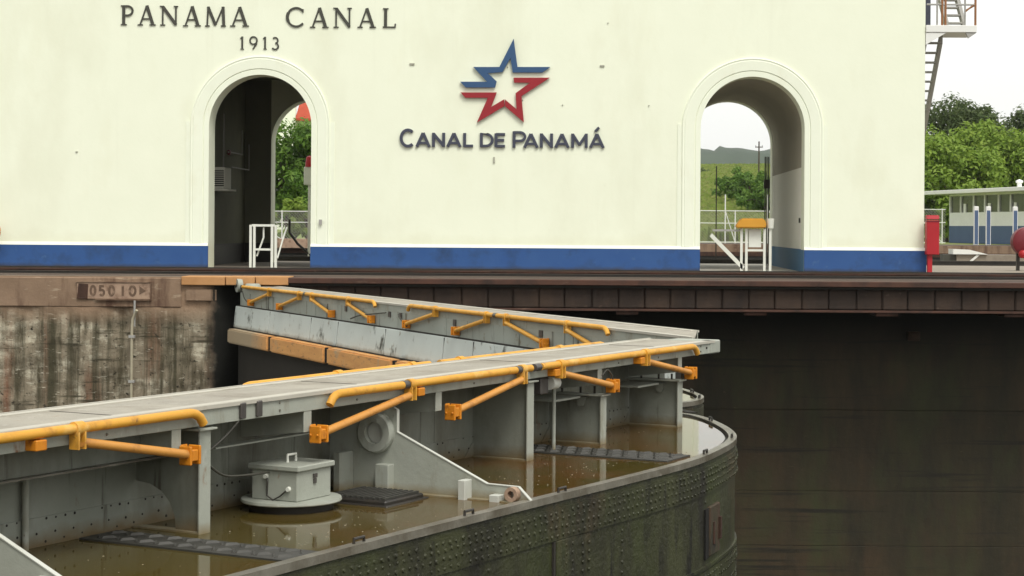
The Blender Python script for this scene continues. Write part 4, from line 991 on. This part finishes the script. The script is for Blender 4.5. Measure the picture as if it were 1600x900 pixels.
# seen through the right arch
BU = [(1098,264,300,5,'leaf_dark','small dark tree beside the left jamb of the right arch'),
      (1147,272,205,4.0,'leaf_mid','leafy green bush left of the utility pole in the right arch'),
      (1171,260,195,4.8,'leaf_mid','leafy green bush under the utility pole in the right arch'),
      (1194,270,175,4.4,'leaf_mid','tall green bush beside the rear jamb of the right arch')]
for i,(px,py,Y,w,m,lab) in enumerate(BU):
    X,Z = at(px,py,Y); b = hgt(X,Y); hh = max(4.0, Z-b)
    tree('hill_bush', X, Y, Z-hh, hh, (w*.55,w*.5), M[m], lab, 4200, .2, 'bush', 'bushes on the grassy hill', .0, 60+i)
# rough grass tufts on the hill
gr = MB(); rnd = random.Random(5)
for i in range(14000):
    Y = 118+rnd.random()**1.3*330; px = rnd.uniform(1080,1215); X = at(px,300,Y)[0]+rnd.uniform(-.5,.5); z = hgt(X,Y)
    h = rnd.uniform(.35,1.0); w = h*.5; t = rnd.uniform(0,3.14); dx, dy = math.cos(t)*w, math.sin(t)*w
    gr.add([(X-dx,Y-dy,z-.1),(X+dx,Y+dy,z-.1),(X+dx*1.3,Y+dy*1.3,z+h),(X,Y+.2,z+h*1.25),(X-dx*1.3,Y-dy*1.3,z+h*.9)], [(0,1,2,3,4)])
mesh = bpy.data.meshes.new('tall_grass'); mesh.from_pydata(gr.v, [], gr.f)
M['tuft'] = leafmat('tuft', (.23,.30,.055), (.17,.25,.042), (.29,.30,.095), .10); mesh.materials.append(M['tuft'])
o = bpy.data.objects.new('tall_grass', mesh); COL.objects.link(o); tag(o, 'rough tall grass covering the hill behind the fence', 'grass', kind='stuff')
# wooded ridge on the horizon
rd = MB(); NX = 900; vs = []
for j, (Y, f) in enumerate(((1300,0),(1420,.55),(1520,.9),(1600,1),(1750,.6))):
    for i in range(NX+1):
        x = -2200+4400*i/NX
        top = 69 + 5*mathutils.noise.noise(Vector((x*.004,0,2))) + 2*mathutils.noise.noise(Vector((x*.025,0,4))) + 2.4*mathutils.noise.noise(Vector((x*.07,j,4))) + 2.5*mathutils.noise.noise(Vector((x*.19,j,9)))
        top += 4*math.exp(-((x-100)/60)**2)
        vs.append((x, Y, -5 + f*(top+5)))
rd.add(vs, [(j*(NX+1)+i, j*(NX+1)+i+1, (j+1)*(NX+1)+i+1, (j+1)*(NX+1)+i) for j in range(4) for i in range(NX)])
structure(rd.build('hills', M['far_hill'], smooth=True))
# utility pole
X,Z = at(1186,221,240); up_ = empty('utility_pole', (X,240,hgt(X,240)), 0, 'thin wooden utility pole with crossarm on the hill in right arch', 'utility pole')
H_ = Z-hgt(X,240); MB().tube([(0,0,-.5),(0,0,H_)], [.12,.09], 8).build('pole', M['trunk'], up_)
for z in (H_-.8,): MB().box(-.5,.5,-.06,.06,z,z+.12).build('crossarm', M['trunk'], up_)
for x in (-.42,.42): MB().tube([(x,0,H_-.68),(x,0,H_-.5)], .04, 6).build('insulator', M['coupler'], up_)
# low blue and white building on the far side
A, B = Vector((22.4,118,0)), Vector((26.6,98.5,0)); D = (B-A); LEN = D.length; ua = math.atan2(D.y, D.x)
lb = empty('low_building', (A.x, A.y, .25), ua, 'low white building with blue base, wide windows and flat overhanging roof', 'building')
# local x runs along the visible wall towards the camera; +y points away from the viewer's side
MB().box(0,LEN,.0,6,0.02,1.10).build('blue_wall', M['house_blue'], lb)
MB().box(.0,LEN,.012,6,1.102,1.95).build('white_wall', M['house_white'], lb)
MB().box(.0,LEN,.012,6,3.0,3.12).build('wall_head', M['house_white'], lb)
MB().box(.3,LEN-.3,5.6,5.9,1.951,2.999).build('back_wall', M['room_wall'], lb)
MB().box(.02,.14,.2,5.9,1.951,2.999).build('end_pane', M['glass_dark'], lb)
x = 0.0; k = 0
while x < LEN-.2:
    MB().box(x,x+.14,.0,.2,1.951,2.999).build('mullion', M['house_white'], lb)
    w = (1.7,2.0)[k%2]
    MB().box(x+.141,min(x+w,LEN)-.001,.10,.12,1.951,2.999).build('window_pane', M['glass_dark'], lb)
    if k % 2 == 1: MB().box(x+.5,x+.85,.03,.09,1.951,2.5).build('blind', M['house_white'], lb)
    x += w; k += 1
rf = MB().box(-2.6,LEN+1,-1.0,7,3.121,3.36).build('roof', M['house_white'], lb, bevel=.02)
MB().lathe((7.2,1.5,3.36), [(.14,0),(.14,.35),(.22,.4),(.22,.5),(.001,.6)], 12).build('roof_vent', M['house_white'], rf)
for i, px in enumerate((1525, 1544, 1586)):
    Y = 100.0 - .0*i; X = at(px,360,Y)[0]; b0 = .262
    r_ = empty('striped_post', (X,Y,b0), 0, 'white post with dark blue stripe, %s of three before the low building' % ('leftmost','middle one','rightmost')[i], 'post', 'posts before the low building')
    MB().box(-.13,.13,-.1,.1,0,2.12).build('post', M['house_white'], r_, bevel=.03)
    MB().box(-.095,.095,-.106,-.101,.05,1.9).build('stripe', M['house_blue'], r_)
# cream building with red roof beyond the left arch trees
X,Z = at(470,168,150); rh = empty('red_roofed_house', (X,150,.25), 0, 'cream house with red tiled roof glimpsed in the left arch', 'building')
hh = at(470,196,150)[1]+.1
MB().box(-9,6,0,8,0,hh).build('wall', M['plaster_trim'], rh)
MB().box(-4.5,-.35,-.5,-.02,0,hh+1.7).build('gable', M['plaster_trim'], rh)
MB().prism([(-.8,hh),(-.8,hh+.2),(4,hh+3.4),(8.8,hh+.2),(8.8,hh)], lambda p,q,h:(h,p,q), -.3,7).build('roof', M['roof_red'], rh)
for x in (-6,-3,0,2.4,4.4): MB().box(x-.5,x+.5,-.06,-.021,hh-2.2,hh-.7).build('window', M['glass_dark'], rh)
# chain-link fences with pipe frames
def fence(x0, x1, Y, z0, z1, label, posts, tall=()):
    f = empty('chain_link_fence', (x0, Y, z0), 0, label, 'fence')
    L_ = x1-x0; H2 = z1-z0
    for p in posts: MB().tube([(p,0,0),(p,0,H2+(.9 if p in tall else .05))], .034, 8).build('post', M['white_paint'], f)
    for z in (.06, H2*.62, H2): MB().tube([(0,0,z),(L_,0,z)], .024, 8).build('rail', M['white_paint'], f)
    for i in range(len(posts)-1):
        if i % 2 == 0: MB().tube([(posts[i],0,H2),(posts[i+1],0,.06)], .024, 8).build('brace', M['white_paint'], f)
    w = MB(); n_ = int((L_+H2)/.16); r_ = .009
    for i in range(n_):
        a = -H2+i*.16
        for sgn in (1,-1):
            p0 = [a,0.0]; p1 = [a+H2,H2]
            if p0[0] < 0: p0 = [0,-a]
            if p1[0] > L_: p1 = [L_, L_-a]
            if p1[0] <= p0[0]: continue
            if sgn < 0: q0, q1 = (L_-p0[0],p0[1]), (L_-p1[0],p1[1])
            else: q0, q1 = p0, p1
            w.add([(q0[0]-r_,0,q0[1]),(q0[0]+r_,.006,q0[1]),(q1[0]+r_,.006,q1[1]),(q1[0]-r_,0,q1[1])],[(0,1,2,3)])
    o = w.build('mesh_wire', M['grey_paint'], f); o['kind'] = 'stuff'
    return f
Y = 101.0
xa = at(440,340,Y)[0]; fence(xa-3, xa+2.4, Y, .262, 1.86, 'white framed chain-link fence gate seen through the left arch', [0,3.02,4.9,5.4])
xa = at(1085,340,Y)[0]; fence(xa-1.5, xa+6.5, Y, .262, 2.05, 'pale chain-link fence behind the hooded stand in the right arch', [0,1.55,3.2,3.75,5.55,7.9], (3.2,5.55))
xa = at(1452,340,Y)[0]; fence(xa-4, xa+2.4, Y+8, .262, 2.3, 'chain-link fence between the red cabinet and the low building', [0,2.2,4.4,6.2])
# pinkish kerb block and dark post beyond the left arch
o = MB().box(-2.4,2.2,0,.5,-.14,.34).build('kerb_block', M['plate_sign'], None, bevel=.02); X,_ = at(465,390,LANE2); o.location = (X,LANE2-.55,.06)
tag(o, 'pinkish brown concrete kerb block beyond the left arch', 'kerb')
lp = empty('lifting_pole', (at(452,400,56)[0],56,0), 0, 'thin dark bent pole leaning beyond the left arch', 'pole')
MB().tube([(0,0,1.25),(0,0,.85),(.25,0,.5),(.7,0,.1),(.75,0,0)], .04, 8).build('pole', M['steel_dark'], lp)
sp = empty('signal_box', (at(481,270,56)[0]+.05,56,0), 0, 'small white signal box with red top on a post beyond left arch', 'signal')
MB().tube([(0,0,0),(0,0,2.3)], .04, 8).build('post', M['white_paint'], sp)
MB().box(-.16,.16,-.1,.1,2.3,2.85).build('box', M['white_paint'], sp, bevel=.02)
MB().lathe((0,0,2.85), [(.001,.35),(.1,.3),(.13,.1),(.13,0),(.001,0)], 14).build('lamp', M['red'], sp, smooth=True)
tp = empty('thin_mast', (at(1119,340,57)[0],57,0), 0, 'thin dark rod standing behind the right arch', 'pole')
MB().tube([(0,0,0),(0,0,3.0)], .02, 6).build('rod', M['steel_dark'], tp)
MB().box(-.1,.1,-.1,.1,0,.04).build('foot', M['steel_dark'], tp)

# ------------------------------------------------------------------ humid air that greys the far hills
HZ = bpy.data.materials.new('haze'); HZ.use_nodes = True
N, L = HZ.node_tree.nodes, HZ.node_tree.links
N.remove(N['Principled BSDF'])
pv = N.new('ShaderNodeVolumePrincipled'); pv.inputs['Color'].default_value = (.93,.95,.98,1); pv.inputs['Density'].default_value = .0001; pv.inputs['Anisotropy'].default_value = .2
L.new(pv.outputs[0], N['Material Output'].inputs['Volume'])
hz = MB().box(-4100,4100,-60,7100,-13,95).build('haze', HZ); hz['kind'] = 'stuff'; hz['label'] = 'pale humid haze over the far hills'
